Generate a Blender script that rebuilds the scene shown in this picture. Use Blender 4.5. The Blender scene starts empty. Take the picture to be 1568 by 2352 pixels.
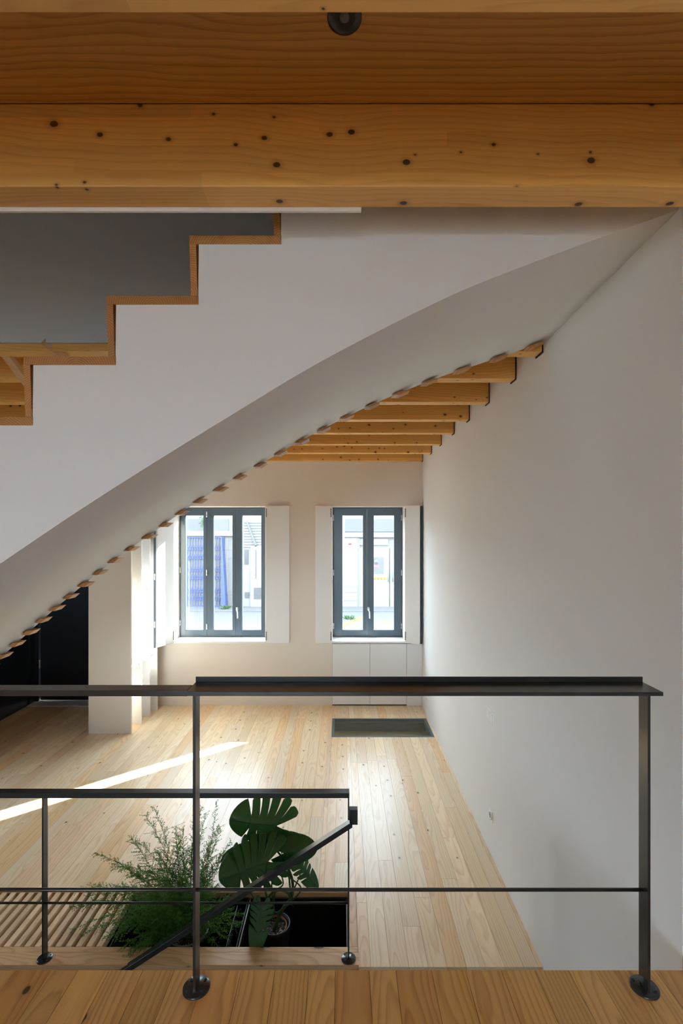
import bpy, bmesh, math, random
from mathutils import Vector, Matrix, Quaternion

random.seed(7)
R = random.Random(11)
SC = bpy.context.scene
COL = SC.collection

# ------------------------------------------------------------------ camera
F = 1111.0           # focal length in pixels of the 1568 x 2352 frame
PX, PY = 785.0, 1222.0   # vanishing point of the depth direction
EYE = 2.46           # eye height above the lower floor
cam_d = bpy.data.cameras.new('camera')
cam_d.sensor_fit = 'AUTO'; cam_d.sensor_width = 36.0
cam_d.lens = F / 2352.0 * 36.0
cam_d.shift_x = (784.0 - PX) / 2352.0
cam_d.shift_y = (PY - 1176.0) / 2352.0
cam_d.clip_start = 0.05; cam_d.clip_end = 300
cam = bpy.data.objects.new('camera', cam_d); COL.objects.link(cam)
cam.location = (0, 0, EYE); cam.rotation_euler = (math.pi / 2, 0, 0)
SC.camera = cam

# ------------------------------------------------------------------ sky, sun, exposure
SKY = 5.2
SUN = 20.0
SUN_DIR = Vector((-1.2, -1.0, -0.754))
EXPOSURE = 1.9
world = bpy.data.worlds.new('sky'); SC.world = world; world.use_nodes = True
bg = world.node_tree.nodes['Background']
bg.inputs['Color'].default_value = (0.74, 0.885, 1.02, 1); bg.inputs['Strength'].default_value = SKY
sun_d = bpy.data.lights.new('sun', 'SUN'); sun_d.energy = SUN; sun_d.angle = math.radians(0.55); sun_d.color = (1.0, 0.95, 0.87)
sun = bpy.data.objects.new('sun', sun_d); COL.objects.link(sun)
sun.rotation_euler = SUN_DIR.to_track_quat('-Z', 'Y').to_euler(); sun.location = (10, 20, 12)
SC.view_settings.view_transform = 'Standard'; SC.view_settings.look = 'None'
SC.view_settings.gamma = 1.0; SC.view_settings.use_curve_mapping = False
SC.view_settings.exposure = EXPOSURE
SC.cycles.use_denoising = True
SC.cycles.max_bounces = 14; SC.cycles.diffuse_bounces = 9; SC.cycles.glossy_bounces = 5
SC.cycles.transparent_max_bounces = 24
SC.cycles.sample_clamp_indirect = 12.0

def portal(name, loc, rot, sx, sy):
    d = bpy.data.lights.new(name, 'AREA'); d.shape = 'RECTANGLE'; d.size = sx; d.size_y = sy
    d.cycles.is_portal = True
    o = bpy.data.objects.new(name, d); COL.objects.link(o); o.location = loc; o.rotation_euler = rot

# ------------------------------------------------------------------ helpers
def at(px, py, y):
    """the point at depth y seen at pixel (px, py)"""
    return Vector(((px - PX) / F * y, y, EYE + (PY - py) / F * y))

WORLD_LOC = {}
def tag(o, label=None, cat=None, group=None, kind=None):
    if label: o['label'] = label
    if cat: o['category'] = cat
    if group: o['group'] = group
    if kind: o['kind'] = kind
    return o

def empty(name, loc, label=None, cat=None, group=None, kind=None, parent=None):
    o = bpy.data.objects.new(name, None); COL.objects.link(o)
    o.empty_display_size = 0.1
    loc = Vector(loc); WORLD_LOC[o] = loc
    if parent: o.parent = parent; o.location = loc - WORLD_LOC[parent]
    else: o.location = loc
    return tag(o, label, cat, group, kind)

def link(name, me, mat, parent=None, loc=(0, 0, 0)):
    """an object whose mesh is local to loc (a world position)"""
    o = bpy.data.objects.new(name, me); COL.objects.link(o)
    if mat is not None and not me.materials: me.materials.append(mat)
    loc = Vector(loc); WORLD_LOC[o] = loc
    if parent: o.parent = parent; o.location = loc - WORLD_LOC[parent]
    else: o.location = loc
    return o

class MB:
    def __init__(s): s.v = []; s.f = []; s.smooth = []
    def add(s, vs, fs, smooth=False):
        n = len(s.v); s.v.extend([tuple(p) for p in vs])
        for f in fs: s.f.append(tuple(i + n for i in f)); s.smooth.append(smooth)
        return s
    def box(s, x0, x1, y0, y1, z0, z1):
        vs = [(x0,y0,z0),(x1,y0,z0),(x1,y1,z0),(x0,y1,z0),(x0,y0,z1),(x1,y0,z1),(x1,y1,z1),(x0,y1,z1)]
        return s.add(vs, [(3,2,1,0),(4,5,6,7),(0,1,5,4),(1,2,6,5),(2,3,7,6),(3,0,4,7)])
    def obox(s, c, ax, ay, az):
        """box about c with half-axis vectors"""
        c = Vector(c); ax, ay, az = Vector(ax), Vector(ay), Vector(az)
        vs = [c-ax-ay-az, c+ax-ay-az, c+ax+ay-az, c-ax+ay-az, c-ax-ay+az, c+ax-ay+az, c+ax+ay+az, c-ax+ay+az]
        return s.add(vs, [(3,2,1,0),(4,5,6,7),(0,1,5,4),(1,2,6,5),(2,3,7,6),(3,0,4,7)])
    def prism(s, pts, y0, y1):
        """polygon of (x, z) pushed from y0 to y1; pts counter-clockwise seen from -y"""
        n = len(pts)
        vs = [(x, y0, z) for x, z in pts] + [(x, y1, z) for x, z in pts]
        fs = [tuple(range(n)), tuple(range(2*n-1, n-1, -1))]
        fs += [(i, i+n, (i+1) % n + n, (i+1) % n) for i in range(n)]
        return s.add(vs, fs)
    def prism_z(s, pts, z0, z1):
        n = len(pts)
        vs = [(x, y, z0) for x, y in pts] + [(x, y, z1) for x, y in pts]
        fs = [tuple(range(n-1, -1, -1)), tuple(range(n, 2*n))]
        fs += [(i, (i+1) % n, (i+1) % n + n, i+n) for i in range(n)]
        return s.add(vs, fs)
    def tube(s, pts, r, seg=8, r1=None, cap=True):
        pts = [Vector(p) for p in pts]; n = len(pts); vs = []; fs = []
        up = Vector((0.31, 0.17, 0.93)).normalized()
        for i, p in enumerate(pts):
            t = (pts[min(i+1, n-1)] - pts[max(i-1, 0)]).normalized()
            a = t.cross(up)
            if a.length < 1e-3: a = t.cross(Vector((1, 0, 0)))
            a.normalize(); b = t.cross(a)
            rr = r if r1 is None else r + (r1 - r) * i / max(1, n-1)
            for k in range(seg):
                an = 2 * math.pi * k / seg
                vs.append(p + a * math.cos(an) * rr + b * math.sin(an) * rr)
        for i in range(n-1):
            for k in range(seg):
                k2 = (k+1) % seg
                fs.append((i*seg+k, i*seg+k2, (i+1)*seg+k2, (i+1)*seg+k))
        if cap:
            fs.append(tuple(range(seg-1, -1, -1))); fs.append(tuple((n-1)*seg+k for k in range(seg)))
        return s.add(vs, fs, True)
    def lathe(s, prof, c=(0, 0, 0), seg=32, axis='Z'):
        """prof: (radius, height) pairs about axis through c"""
        vs = []; fs = []; c = Vector(c); n = len(prof)
        for r, h in prof:
            for k in range(seg):
                a = 2*math.pi*k/seg
                q = {'Z': (r*math.cos(a), r*math.sin(a), h), 'X': (h, r*math.cos(a), r*math.sin(a)), 'Y': (r*math.sin(a), h, r*math.cos(a))}[axis]
                vs.append(c + Vector(q))
        for i in range(n-1):
            for k in range(seg):
                k2 = (k+1) % seg
                fs.append((i*seg+k, i*seg+k2, (i+1)*seg+k2, (i+1)*seg+k))
        return s.add(vs, fs, True)
    def mesh(s, name, origin=(0, 0, 0), bevel=0.0, fix=True):
        ox, oy, oz = origin
        me = bpy.data.meshes.new(name)
        me.from_pydata([(x-ox, y-oy, z-oz) for x, y, z in s.v], [], s.f)
        me.polygons.foreach_set('use_smooth', s.smooth)
        if fix or bevel:
            bm = bmesh.new(); bm.from_mesh(me)
            if bevel:
                bmesh.ops.remove_doubles(bm, verts=bm.verts, dist=1e-5)
                es = [e for e in bm.edges if len(e.link_faces) == 2 and e.calc_face_angle(0) > 0.6]
                bmesh.ops.bevel(bm, geom=es, offset=bevel, segments=2, profile=0.6, affect='EDGES', clamp_overlap=True)
            if fix: bmesh.ops.recalc_face_normals(bm, faces=bm.faces)
            bm.to_mesh(me); bm.free()
        me.update(); return me
    def build(s, name, mat, parent=None, origin=None, bevel=0.0, fix=True, **kw):
        if origin is None:
            if parent is not None: origin = WORLD_LOC[parent]
            else:
                xs = [p[0] for p in s.v]; ys = [p[1] for p in s.v]; zs = [p[2] for p in s.v]
                origin = ((min(xs)+max(xs))/2, (min(ys)+max(ys))/2, min(zs))
        o = link(name, s.mesh(name, origin, bevel, fix), mat, parent, origin)
        return tag(o, **kw)

def box(name, mat, b, parent=None, bevel=0.0, **kw):
    m = MB().box(*b)
    return m.build(name, mat, parent, ((b[0]+b[1])/2, (b[2]+b[3])/2, (b[4]+b[5])/2), bevel, **kw)

# ------------------------------------------------------------------ materials
def new_mat(name):
    m = bpy.data.materials.new(name); m.use_nodes = True
    nt = m.node_tree; return m, nt, nt.nodes['Principled BSDF']
def N(nt, typ, **inp):
    n = nt.nodes.new(typ)
    for k, v in inp.items():
        if k.startswith('_'): setattr(n, k[1:], v)
        else: n.inputs[k.replace('_', ' ')].default_value = v
    return n
def L(nt, a, b): nt.links.new(a, b)
def math_node(nt, op, a, b=None, c=None, clamp=False):
    n = nt.nodes.new('ShaderNodeMath'); n.operation = op; n.use_clamp = clamp
    for i, q in enumerate((a, b, c)):
        if q is None: continue
        if isinstance(q, (int, float)): n.inputs[i].default_value = q
        else: nt.links.new(q, n.inputs[i])
    return n.outputs[0]
def ramp(nt, fac, stops):
    n = nt.nodes.new('ShaderNodeValToRGB'); cr = n.color_ramp
    while len(cr.elements) < len(stops): cr.elements.new(0.5)
    for e, (p, c) in zip(cr.elements, stops): e.position = p; e.color = (*c, 1) if len(c) == 3 else c
    nt.links.new(fac, n.inputs[0]); return n.outputs[0]
def mix(nt, fac, a, b, mode='MIX'):
    n = nt.nodes.new('ShaderNodeMix'); n.data_type = 'RGBA'; n.blend_type = mode
    for i, q in ((0, fac), (6, a), (7, b)):
        if isinstance(q, (int, float)): n.inputs[i].default_value = q
        elif isinstance(q, tuple): n.inputs[i].default_value = (*q, 1)
        else: nt.links.new(q, n.inputs[i])
    return n.outputs[2]
def bump(nt, bsdf, h, strength=0.1, dist=0.01):
    b = nt.nodes.new('ShaderNodeBump'); b.inputs['Strength'].default_value = strength; b.inputs['Distance'].default_value = dist
    nt.links.new(h, b.inputs['Height']); nt.links.new(b.outputs[0], bsdf.inputs['Normal'])

def wood(name, light, dark, axis='Y', ring=0.011, tilt=0.035, contrast=1.0, tints=None, knots=0.5, rough=0.35, spread=0.09, coat=0.0, value=0.25, knot_scale=(9.0, 2.6), wob=0.022, lam=0.0):
    """solid pine: growth rings about a tilted pith (cathedral arches on flat-sawn faces), fibre streaks, knots"""
    m, nt, b = new_mat(name)
    tc = N(nt, 'ShaderNodeTexCoord'); oi = N(nt, 'ShaderNodeObjectInfo')
    sep = N(nt, 'ShaderNodeSeparateXYZ'); L(nt, tc.outputs['Object'], sep.inputs[0])
    x, y, z = sep.outputs
    al, ac, he = {'Y': (y, x, z), 'X': (x, y, z), 'Z': (z, x, y)}[axis]
    rnd = oi.outputs['Random']
    r2 = math_node(nt, 'FRACT', math_node(nt, 'MULTIPLY', rnd, 17.31))
    r3 = math_node(nt, 'FRACT', math_node(nt, 'MULTIPLY', rnd, 91.77))
    r4 = math_node(nt, 'FRACT', math_node(nt, 'MULTIPLY', rnd, 53.13))
    # long, slow wobble of the pith
    cv = N(nt, 'ShaderNodeCombineXYZ')
    L(nt, math_node(nt, 'MULTIPLY', al, 0.9), cv.inputs[0]); L(nt, math_node(nt, 'MULTIPLY', rnd, 57.0), cv.inputs[1]); L(nt, math_node(nt, 'MULTIPLY', ac, 3.0), cv.inputs[2])
    nz = N(nt, 'ShaderNodeTexNoise', Scale=1.6, Detail=2.0, Roughness=0.5); L(nt, cv.outputs[0], nz.inputs['Vector'])
    wobn = math_node(nt, 'MULTIPLY', math_node(nt, 'SUBTRACT', nz.outputs['Fac'], 0.5), wob * 4)
    # across and height from the pith
    a1 = math_node(nt, 'ADD', ac, math_node(nt, 'MULTIPLY', math_node(nt, 'SUBTRACT', r2, 0.5), spread * 1.3))
    sgn = math_node(nt, 'SUBTRACT', math_node(nt, 'MULTIPLY', math_node(nt, 'GREATER_THAN', r4, 0.5), 2.0), 1.0)
    h1 = math_node(nt, 'ADD', math_node(nt, 'ADD', he, math_node(nt, 'MULTIPLY', math_node(nt, 'MULTIPLY', al, sgn), tilt)), math_node(nt, 'MULTIPLY_ADD', r3, spread, 0.01))
    h2 = math_node(nt, 'ADD', h1, wobn)
    rr = math_node(nt, 'SQRT', math_node(nt, 'ADD', math_node(nt, 'MULTIPLY', a1, a1), math_node(nt, 'MULTIPLY', h2, h2)))
    # fine lateral waviness
    fv = N(nt, 'ShaderNodeCombineXYZ')
    L(nt, math_node(nt, 'MULTIPLY', al, 3.0), fv.inputs[0]); L(nt, math_node(nt, 'MULTIPLY', ac, 16.0), fv.inputs[1]); L(nt, math_node(nt, 'MULTIPLY_ADD', he, 16.0, math_node(nt, 'MULTIPLY', rnd, 31.0)), fv.inputs[2])
    nf = N(nt, 'ShaderNodeTexNoise', Scale=1.5, Detail=3.0); L(nt, fv.outputs[0], nf.inputs['Vector'])
    ph = math_node(nt, 'ADD', math_node(nt, 'DIVIDE', rr, ring), math_node(nt, 'MULTIPLY', nf.outputs['Fac'], 0.9))
    saw = math_node(nt, 'FRACT', ph)
    late = ramp(nt, saw, [(0.0, (0, 0, 0)), (0.45, (0.12, 0.12, 0.12)), (0.86, (1, 1, 1)), (1.0, (0.0, 0.0, 0.0))])
    # fibres
    gv = N(nt, 'ShaderNodeCombineXYZ')
    L(nt, math_node(nt, 'MULTIPLY', al, 4.0), gv.inputs[0]); L(nt, math_node(nt, 'MULTIPLY', ac, 260.0), gv.inputs[1]); L(nt, math_node(nt, 'MULTIPLY_ADD', he, 260.0, math_node(nt, 'MULTIPLY', rnd, 77.0)), gv.inputs[2])
    ng = N(nt, 'ShaderNodeTexNoise', Scale=1.0, Detail=2.0); L(nt, gv.outputs[0], ng.inputs['Vector'])
    # broad streaks of darker heartwood
    bv = N(nt, 'ShaderNodeCombineXYZ')
    L(nt, math_node(nt, 'MULTIPLY', al, 0.45), bv.inputs[0]); L(nt, math_node(nt, 'MULTIPLY', ac, 22.0), bv.inputs[1]); L(nt, math_node(nt, 'MULTIPLY_ADD', he, 22.0, math_node(nt, 'MULTIPLY', rnd, 13.0)), bv.inputs[2])
    nb = N(nt, 'ShaderNodeTexNoise', Scale=1.0, Detail=1.0); L(nt, bv.outputs[0], nb.inputs['Vector'])
    streak = ramp(nt, nb.outputs['Fac'], [(0.5, (0, 0, 0)), (0.72, (1, 1, 1))])
    fac = math_node(nt, 'MULTIPLY', late, 0.75 * contrast)
    fac = math_node(nt, 'ADD', fac, math_node(nt, 'MULTIPLY', math_node(nt, 'SUBTRACT', ng.outputs['Fac'], 0.5), 0.5 * contrast))
    fac = math_node(nt, 'ADD', fac, math_node(nt, 'MULTIPLY', streak, 0.30 * contrast), clamp=True)
    col = mix(nt, fac, light, dark)
    if tints:
        tr = nt.nodes.new('ShaderNodeValToRGB'); tr.color_ramp.interpolation = 'CONSTANT'
        while len(tr.color_ramp.elements) < len(tints): tr.color_ramp.elements.new(0.5)
        for e, (p, c) in zip(tr.color_ramp.elements, tints): e.position = p; e.color = (*c, 1)
        L(nt, r2, tr.inputs[0]); col = mix(nt, 1.0, col, tr.outputs[0], 'MULTIPLY')
    if value:
        hv = N(nt, 'ShaderNodeHueSaturation'); L(nt, col, hv.inputs['Color'])
        L(nt, math_node(nt, 'MULTIPLY_ADD', r3, value, 1.0 - value * 0.55), hv.inputs['Value']); col = hv.outputs[0]
    if lam:
        wn = N(nt, 'ShaderNodeTexWhiteNoise', _noise_dimensions='2D'); cw = N(nt, 'ShaderNodeCombineXYZ')
        row = math_node(nt, 'FLOOR', math_node(nt, 'DIVIDE', he, lam))
        L(nt, row, cw.inputs[0]); L(nt, math_node(nt, 'FLOOR', math_node(nt, 'MULTIPLY', math_node(nt, 'ADD', al, math_node(nt, 'MULTIPLY', row, 0.37)), 0.55)), cw.inputs[1]); L(nt, cw.outputs[0], wn.inputs['Vector'])
        hv2 = N(nt, 'ShaderNodeHueSaturation'); L(nt, col, hv2.inputs['Color']); L(nt, math_node(nt, 'MULTIPLY_ADD', wn.outputs['Value'], 0.22, 0.89), hv2.inputs['Value']); col = hv2.outputs[0]
    if knots:
        kv = N(nt, 'ShaderNodeCombineXYZ')
        L(nt, math_node(nt, 'MULTIPLY_ADD', al, knot_scale[1], math_node(nt, 'MULTIPLY', rnd, 41.0)), kv.inputs[0])
        L(nt, math_node(nt, 'MULTIPLY_ADD', math_node(nt, 'ADD', ac, he), knot_scale[0], math_node(nt, 'MULTIPLY', rnd, 19.0)), kv.inputs[1])
        vo = N(nt, 'ShaderNodeTexVoronoi', Scale=1.0, Randomness=1.0, _voronoi_dimensions='2D'); L(nt, kv.outputs[0], vo.inputs['Vector'])
        sc = N(nt, 'ShaderNodeSeparateXYZ'); L(nt, vo.outputs['Color'], sc.inputs[0])
        rad = math_node(nt, 'MULTIPLY', math_node(nt, 'GREATER_THAN', sc.outputs[0], 1.0 - knots), math_node(nt, 'MULTIPLY_ADD', sc.outputs[1], 0.075, 0.03))
        halo = math_node(nt, 'SUBTRACT', 1.0, math_node(nt, 'DIVIDE', vo.outputs['Distance'], math_node(nt, 'MULTIPLY_ADD', rad, 2.4, 0.0001)), clamp=True)
        core = math_node(nt, 'MULTIPLY', math_node(nt, 'SUBTRACT', math_node(nt, 'MULTIPLY_ADD', rad, 1.0, 0.0), vo.outputs['Distance']), 45.0, clamp=True)
        col = mix(nt, math_node(nt, 'MULTIPLY', halo, 0.7), col, tuple(c * 0.62 for c in dark))
        col = mix(nt, math_node(nt, 'MULTIPLY', core, 0.9), col, (0.035, 0.014, 0.007))
    L(nt, col, b.inputs['Base Color'])
    b.inputs['Roughness'].default_value = rough
    if coat: b.inputs['Coat Weight'].default_value = coat; b.inputs['Coat Roughness'].default_value = 0.24
    bump(nt, b, late, 0.04, 0.002)
    return m

def paint(name, col, rough=0.6, tex=0.015, metal=0.0, spec=0.5, scale=60.0):
    m, nt, b = new_mat(name)
    tc = N(nt, 'ShaderNodeTexCoord'); n = N(nt, 'ShaderNodeTexNoise', Scale=scale, Detail=3.0); L(nt, tc.outputs['Object'], n.inputs['Vector'])
    n2 = N(nt, 'ShaderNodeTexNoise', Scale=1.3, Detail=2.0); L(nt, tc.outputs['Object'], n2.inputs['Vector'])
    c = mix(nt, n2.outputs['Fac'], tuple(max(0, q * (1 - tex * 1.5)) for q in col), tuple(min(1, q * (1 + tex)) for q in col))
    L(nt, c, b.inputs['Base Color']); b.inputs['Roughness'].default_value = rough; b.inputs['Metallic'].default_value = metal
    b.inputs['Specular IOR Level'].default_value = spec
    bump(nt, b, n.outputs['Fac'], 0.05, 0.002)
    return m

def glass_mat(name, tint=(0.97, 0.985, 0.98), refl=0.08):
    """thin clear pane: mostly lets light straight through, mirrors more at glancing angles"""
    m = bpy.data.materials.new(name); m.use_nodes = True; nt = m.node_tree; nt.nodes.clear()
    out = N(nt, 'ShaderNodeOutputMaterial'); tr = N(nt, 'ShaderNodeBsdfTransparent'); gl = N(nt, 'ShaderNodeBsdfGlossy', Roughness=0.01)
    tr.inputs[0].default_value = (*tint, 1)
    lw = N(nt, 'ShaderNodeLayerWeight', Blend=0.5); mx = N(nt, 'ShaderNodeMixShader')
    fr = math_node(nt, 'MULTIPLY_ADD', math_node(nt, 'POWER', lw.outputs['Facing'], 5.0), 0.9, refl * 0.5)
    L(nt, fr, mx.inputs[0]); L(nt, tr.outputs[0], mx.inputs[1]); L(nt, gl.outputs[0], mx.inputs[2]); L(nt, mx.outputs[0], out.inputs[0])
    return m

FLOOR_TINTS = [(0.0, (1.0, 1.0, 1.0)), (0.28, (1.0, 0.97, 0.90)), (0.46, (1.0, 0.90, 0.80)), (0.58, (1.02, 1.0, 0.97)), (0.72, (0.97, 0.83, 0.66)), (0.82, (0.94, 0.84, 0.78)), (0.9, (1.0, 0.98, 0.9))]
M = {}
M['floor'] = wood('pine_floor', (0.88, 0.735, 0.52), (0.64, 0.425, 0.205), 'Y', ring=0.013, tilt=0.03, contrast=0.62, tints=FLOOR_TINTS, knots=0.055, rough=0.36, coat=0.14, value=0.16, knot_scale=(10.0, 7.0))
M['landing'] = wood('pine_landing', (0.76, 0.465, 0.15), (0.47, 0.225, 0.045), 'Y', ring=0.013, tilt=0.03, contrast=0.8, tints=FLOOR_TINTS, knots=0.05, rough=0.36, coat=0.1, value=0.26, knot_scale=(8.0, 5.0))
M['trim_x'] = wood('pine_trim', (0.68, 0.46, 0.26), (0.46, 0.26, 0.12), 'X', ring=0.012, contrast=0.8, knots=0.25, rough=0.35, value=0.15)
M['trim_y'] = wood('pine_trim_long', (0.68, 0.46, 0.26), (0.46, 0.26, 0.12), 'Y', ring=0.012, contrast=0.8, knots=0.25, rough=0.35, value=0.15)
M['slat'] = wood('pine_slat', (0.80, 0.60, 0.39), (0.58, 0.36, 0.18), 'Y', ring=0.012, contrast=0.55, knots=0.06, rough=0.45, value=0.2)
M['joist'] = wood('pine_joist', (0.75, 0.435, 0.12), (0.52, 0.24, 0.048), 'X', ring=0.016, tilt=0.05, contrast=0.5, knots=0.62, rough=0.45, value=0.12, knot_scale=(10.0, 7.5), wob=0.03, lam=0.04)
M['ceiling'] = wood('pine_ceiling_board', (0.58, 0.285, 0.055), (0.34, 0.13, 0.014), 'X', ring=0.021, tilt=0.06, contrast=0.85, knots=0.0, rough=0.5, value=0.1, wob=0.05, spread=0.05)
M['tread'] = wood('pine_tread', (0.55, 0.27, 0.085), (0.30, 0.105, 0.022), 'Y', ring=0.0075, tilt=0.01, contrast=1.0, knots=0.0, rough=0.4, value=0.35, spread=0.12)
M['plaster'] = paint('white_plaster', (0.75, 0.695, 0.62), 0.75)
M['plaster_wall'] = paint('white_wall_paint', (0.775, 0.79, 0.80), 0.7)
M['grey_wall'] = paint('pale_grey_blue_wall', (0.60, 0.66, 0.72), 0.7)  # even grey-blue tone, deeper than the white walls
M['white'] = paint('white_lacquer', (0.80, 0.81, 0.81), 0.42)
M['navy'] = paint('navy_paint', (0.008, 0.013, 0.022), 0.35)
M['frame'] = paint('slate_window_paint', (0.070, 0.105, 0.138), 0.33, tex=0.03)
M['black'] = paint('black_steel', (0.018, 0.019, 0.02), 0.22, tex=0.05)
M['pit'] = paint('black_liner', (0.004, 0.004, 0.004), 0.6)
M['chrome'] = paint('brushed_steel', (0.72, 0.74, 0.76), 0.28, metal=1.0)
M['dark_metal'] = paint('grey_steel', (0.20, 0.19, 0.18), 0.4, metal=0.8)
M['plastic'] = paint('white_plastic', (0.84, 0.85, 0.86), 0.35)
M['grey_plastic'] = paint('grey_plastic', (0.22, 0.22, 0.23), 0.5)
M['lens'] = paint('dark_lamp_lens', (0.10, 0.10, 0.10), 0.25)
M['pot_grey'] = paint('grey_pot', (0.075, 0.08, 0.085), 0.45)
M['stone'] = paint('grey_stone', (0.50, 0.52, 0.53), 0.6, tex=0.08)
M['glass'] = glass_mat('window_glass')
M['floor_glass'] = glass_mat('green_floor_glass', (0.80, 0.85, 0.76))
M['gap'] = paint('shadow_gap_black', (0.01, 0.01, 0.01), 0.8)

# ------------------------------------------------------------------ the room shell
XR, XL = 1.136, -4.45      # right and left walls
YB = 6.867                 # inner face of the window wall
YO = 7.31                  # its outer face
ZC = 3.70                  # underside of the ceiling boards
ZP = 1.056                 # landing surface
YP = 1.5505                # landing edge
YF = 2.735                 # near edge of the lower floor
TOPZ = 6.0

# right wall: long run, and a short return to the wider landing
m = MB(); m.box(XR, XR+0.25, 1.615, YO, -2.6, TOPZ)
m.build('wall_right', M['plaster_wall'], label='long white plastered wall beside the lower pine floor, carrying switch and sockets', cat='wall', kind='structure')
m = MB(); m.box(1.42, 1.62, -6.4, 1.614, -2.6, TOPZ); m.box(XR+0.251, 1.62, 1.615, 1.70, -2.6, TOPZ)
m.build('wall_landing', M['plaster_wall'], label='set-back white wall beside the upper landing', cat='wall', kind='structure')
# left wall, navy in the entrance
LY0, LY1, LZ0, LZ1 = 3.4, 4.15, 1.0, 2.1      # unseen opening added to the left wall to bring in daylight
m = MB(); m.box(XL-0.2, XL, 2.80, LY0, -2.6, TOPZ); m.box(XL-0.2, XL, LY1, YO, -2.6, TOPZ); m.box(XL-0.2, XL, LY0, LY1, -2.6, LZ0); m.box(XL-0.2, XL, LY0, LY1, LZ1, TOPZ)
m.build('wall_left', M['navy'], label='dark navy side wall of the entrance corner', cat='wall', kind='structure')
m = MB(); m.box(XL-0.2, XL, -6.4, 2.79, -2.6, TOPZ)
m.build('wall_stair', M['plaster_wall'], label='white side wall where the stair starts', cat='wall', kind='structure')

# window wall with two openings and the entrance door
W1 = (-2.40, -1.09, 0.905, 2.825)   # x0 x1 z0 z1
W2 = (-0.137, 0.893, 0.905, 2.825)
DR = (-4.43, -3.55, 0.0, 2.4)
m = MB()
m.box(XL-0.2, DR[0], YB, YO, -0.3, TOPZ); m.box(DR[0], DR[1], YB, YO, DR[3], TOPZ)
m.box(DR[1], W1[0], YB, YO, -0.3, TOPZ)
m.box(W1[0], W1[1], YB, YO, -0.3, W1[2]); m.box(W1[0], W1[1], YB, YO, W1[3], TOPZ)
m.box(W1[1], W2[0], YB, YO, -0.3, TOPZ)
m.box(W2[0], W2[1], YB, YO, -0.3, W2[2]); m.box(W2[0], W2[1], YB, YO, W2[3], TOPZ)
m.box(W2[1], XR, YB, YO, -0.3, TOPZ)
m.build('wall_back', M['plaster'], label='cream white window wall at the far end of the room', cat='wall', kind='structure')

# rear wall of the landing, behind the camera, with a glazed opening that lets daylight in
RX0, RX1, RZ0, RZ1 = -3.2, 0.2, 1.06, 3.45
m = MB()
m.box(XL-0.2, RX0, -6.8, -6.4, -2.6, TOPZ); m.box(RX1, 1.62, -6.8, -6.4, -2.6, TOPZ)
m.box(RX0, RX1, -6.8, -6.4, -2.6, RZ0); m.box(RX0, RX1, -6.8, -6.4, RZ1, TOPZ)
m.build('wall_rear', M['plaster_wall'], label='white rear wall of the landing with a wide glazed opening', cat='wall', kind='structure')
w3 = empty('window_3', ((RX0+RX1)/2, -6.6, RZ0), 'wide dark framed glazing in the rear wall', 'window', kind='structure')
m = MB()
for x in (RX0, (RX0+RX1)/2-0.04, RX1-0.08): m.box(x, x+0.08, -6.65, -6.57, RZ0, RZ1)
m.box(RX0, RX1, -6.65, -6.57, RZ0, RZ0+0.08); m.box(RX0, RX1, -6.65, -6.57, RZ1-0.08, RZ1)
m.build('window_frame', M['frame'], w3)
for x0, x1 in ((RX0+.08, (RX0+RX1)/2-.04), ((RX0+RX1)/2+.04, RX1-.08)): box('glass_pane', M['glass'], (x0, x1, -6.615, -6.609, RZ0+.08, RZ1-.08), w3)
portal('daylight_portal', ((RX0+RX1)/2, -6.82, (RZ0+RZ1)/2), (math.pi/2, 0, math.pi), RX1-RX0, RZ1-RZ0)
portal('daylight_portal', ((W1[0]+W1[1])/2, YO+0.02, (W1[2]+W1[3])/2), (-math.pi/2, 0, 0), W1[1]-W1[0], W1[3]-W1[2])
portal('daylight_portal', ((W2[0]+W2[1])/2, YO+0.02, (W2[2]+W2[3])/2), (-math.pi/2, 0, 0), W2[1]-W2[0], W2[3]-W2[2])

w4 = empty('added_window', (XL-0.1, (LY0+LY1)/2, LZ0), 'dark framed glazing added in the navy side wall for more daylight', 'window', kind='structure')  # added glazing out of view, there only for its daylight
m = MB()
for y in (LY0, LY1-0.07): m.box(XL-0.14, XL-0.07, y, y+0.07, LZ0, LZ1)
m.box(XL-0.14, XL-0.07, LY0+.07, LY1-.07, LZ0, LZ0+0.07); m.box(XL-0.14, XL-0.07, LY0+.07, LY1-.07, LZ1-0.07, LZ1)
m.build('window_frame', M['frame'], w4)
box('glass_pane', M['glass'], (XL-0.11, XL-0.104, LY0+.07, LY1-.07, LZ0+.07, LZ1-.07), w4)
portal('daylight_portal', (XL-0.22, (LY0+LY1)/2, (LZ0+LZ1)/2), (math.pi/2, 0, -math.pi/2), LY1-LY0, LZ1-LZ0)

# upstairs: shaft above the stair
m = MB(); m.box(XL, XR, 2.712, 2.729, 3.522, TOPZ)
m.build('wall_stairwell', M['grey_wall'], label='pale grey-blue lining of the stairwell above the joists', cat='wall', kind='structure')
m = MB(); m.box(XL-0.2, 1.62, -6.8, YO, TOPZ, TOPZ+0.15)
m.build('roof', M['plaster_wall'], label='white ceiling of the upper storey', cat='roof', kind='structure')
m = MB(); m.box(XL, XR, 1.50, 1.515, 3.73, TOPZ); m.build('wall_upstairs', M['plaster_wall'], label='white upper wall over the near joist', cat='wall', kind='structure')

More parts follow.
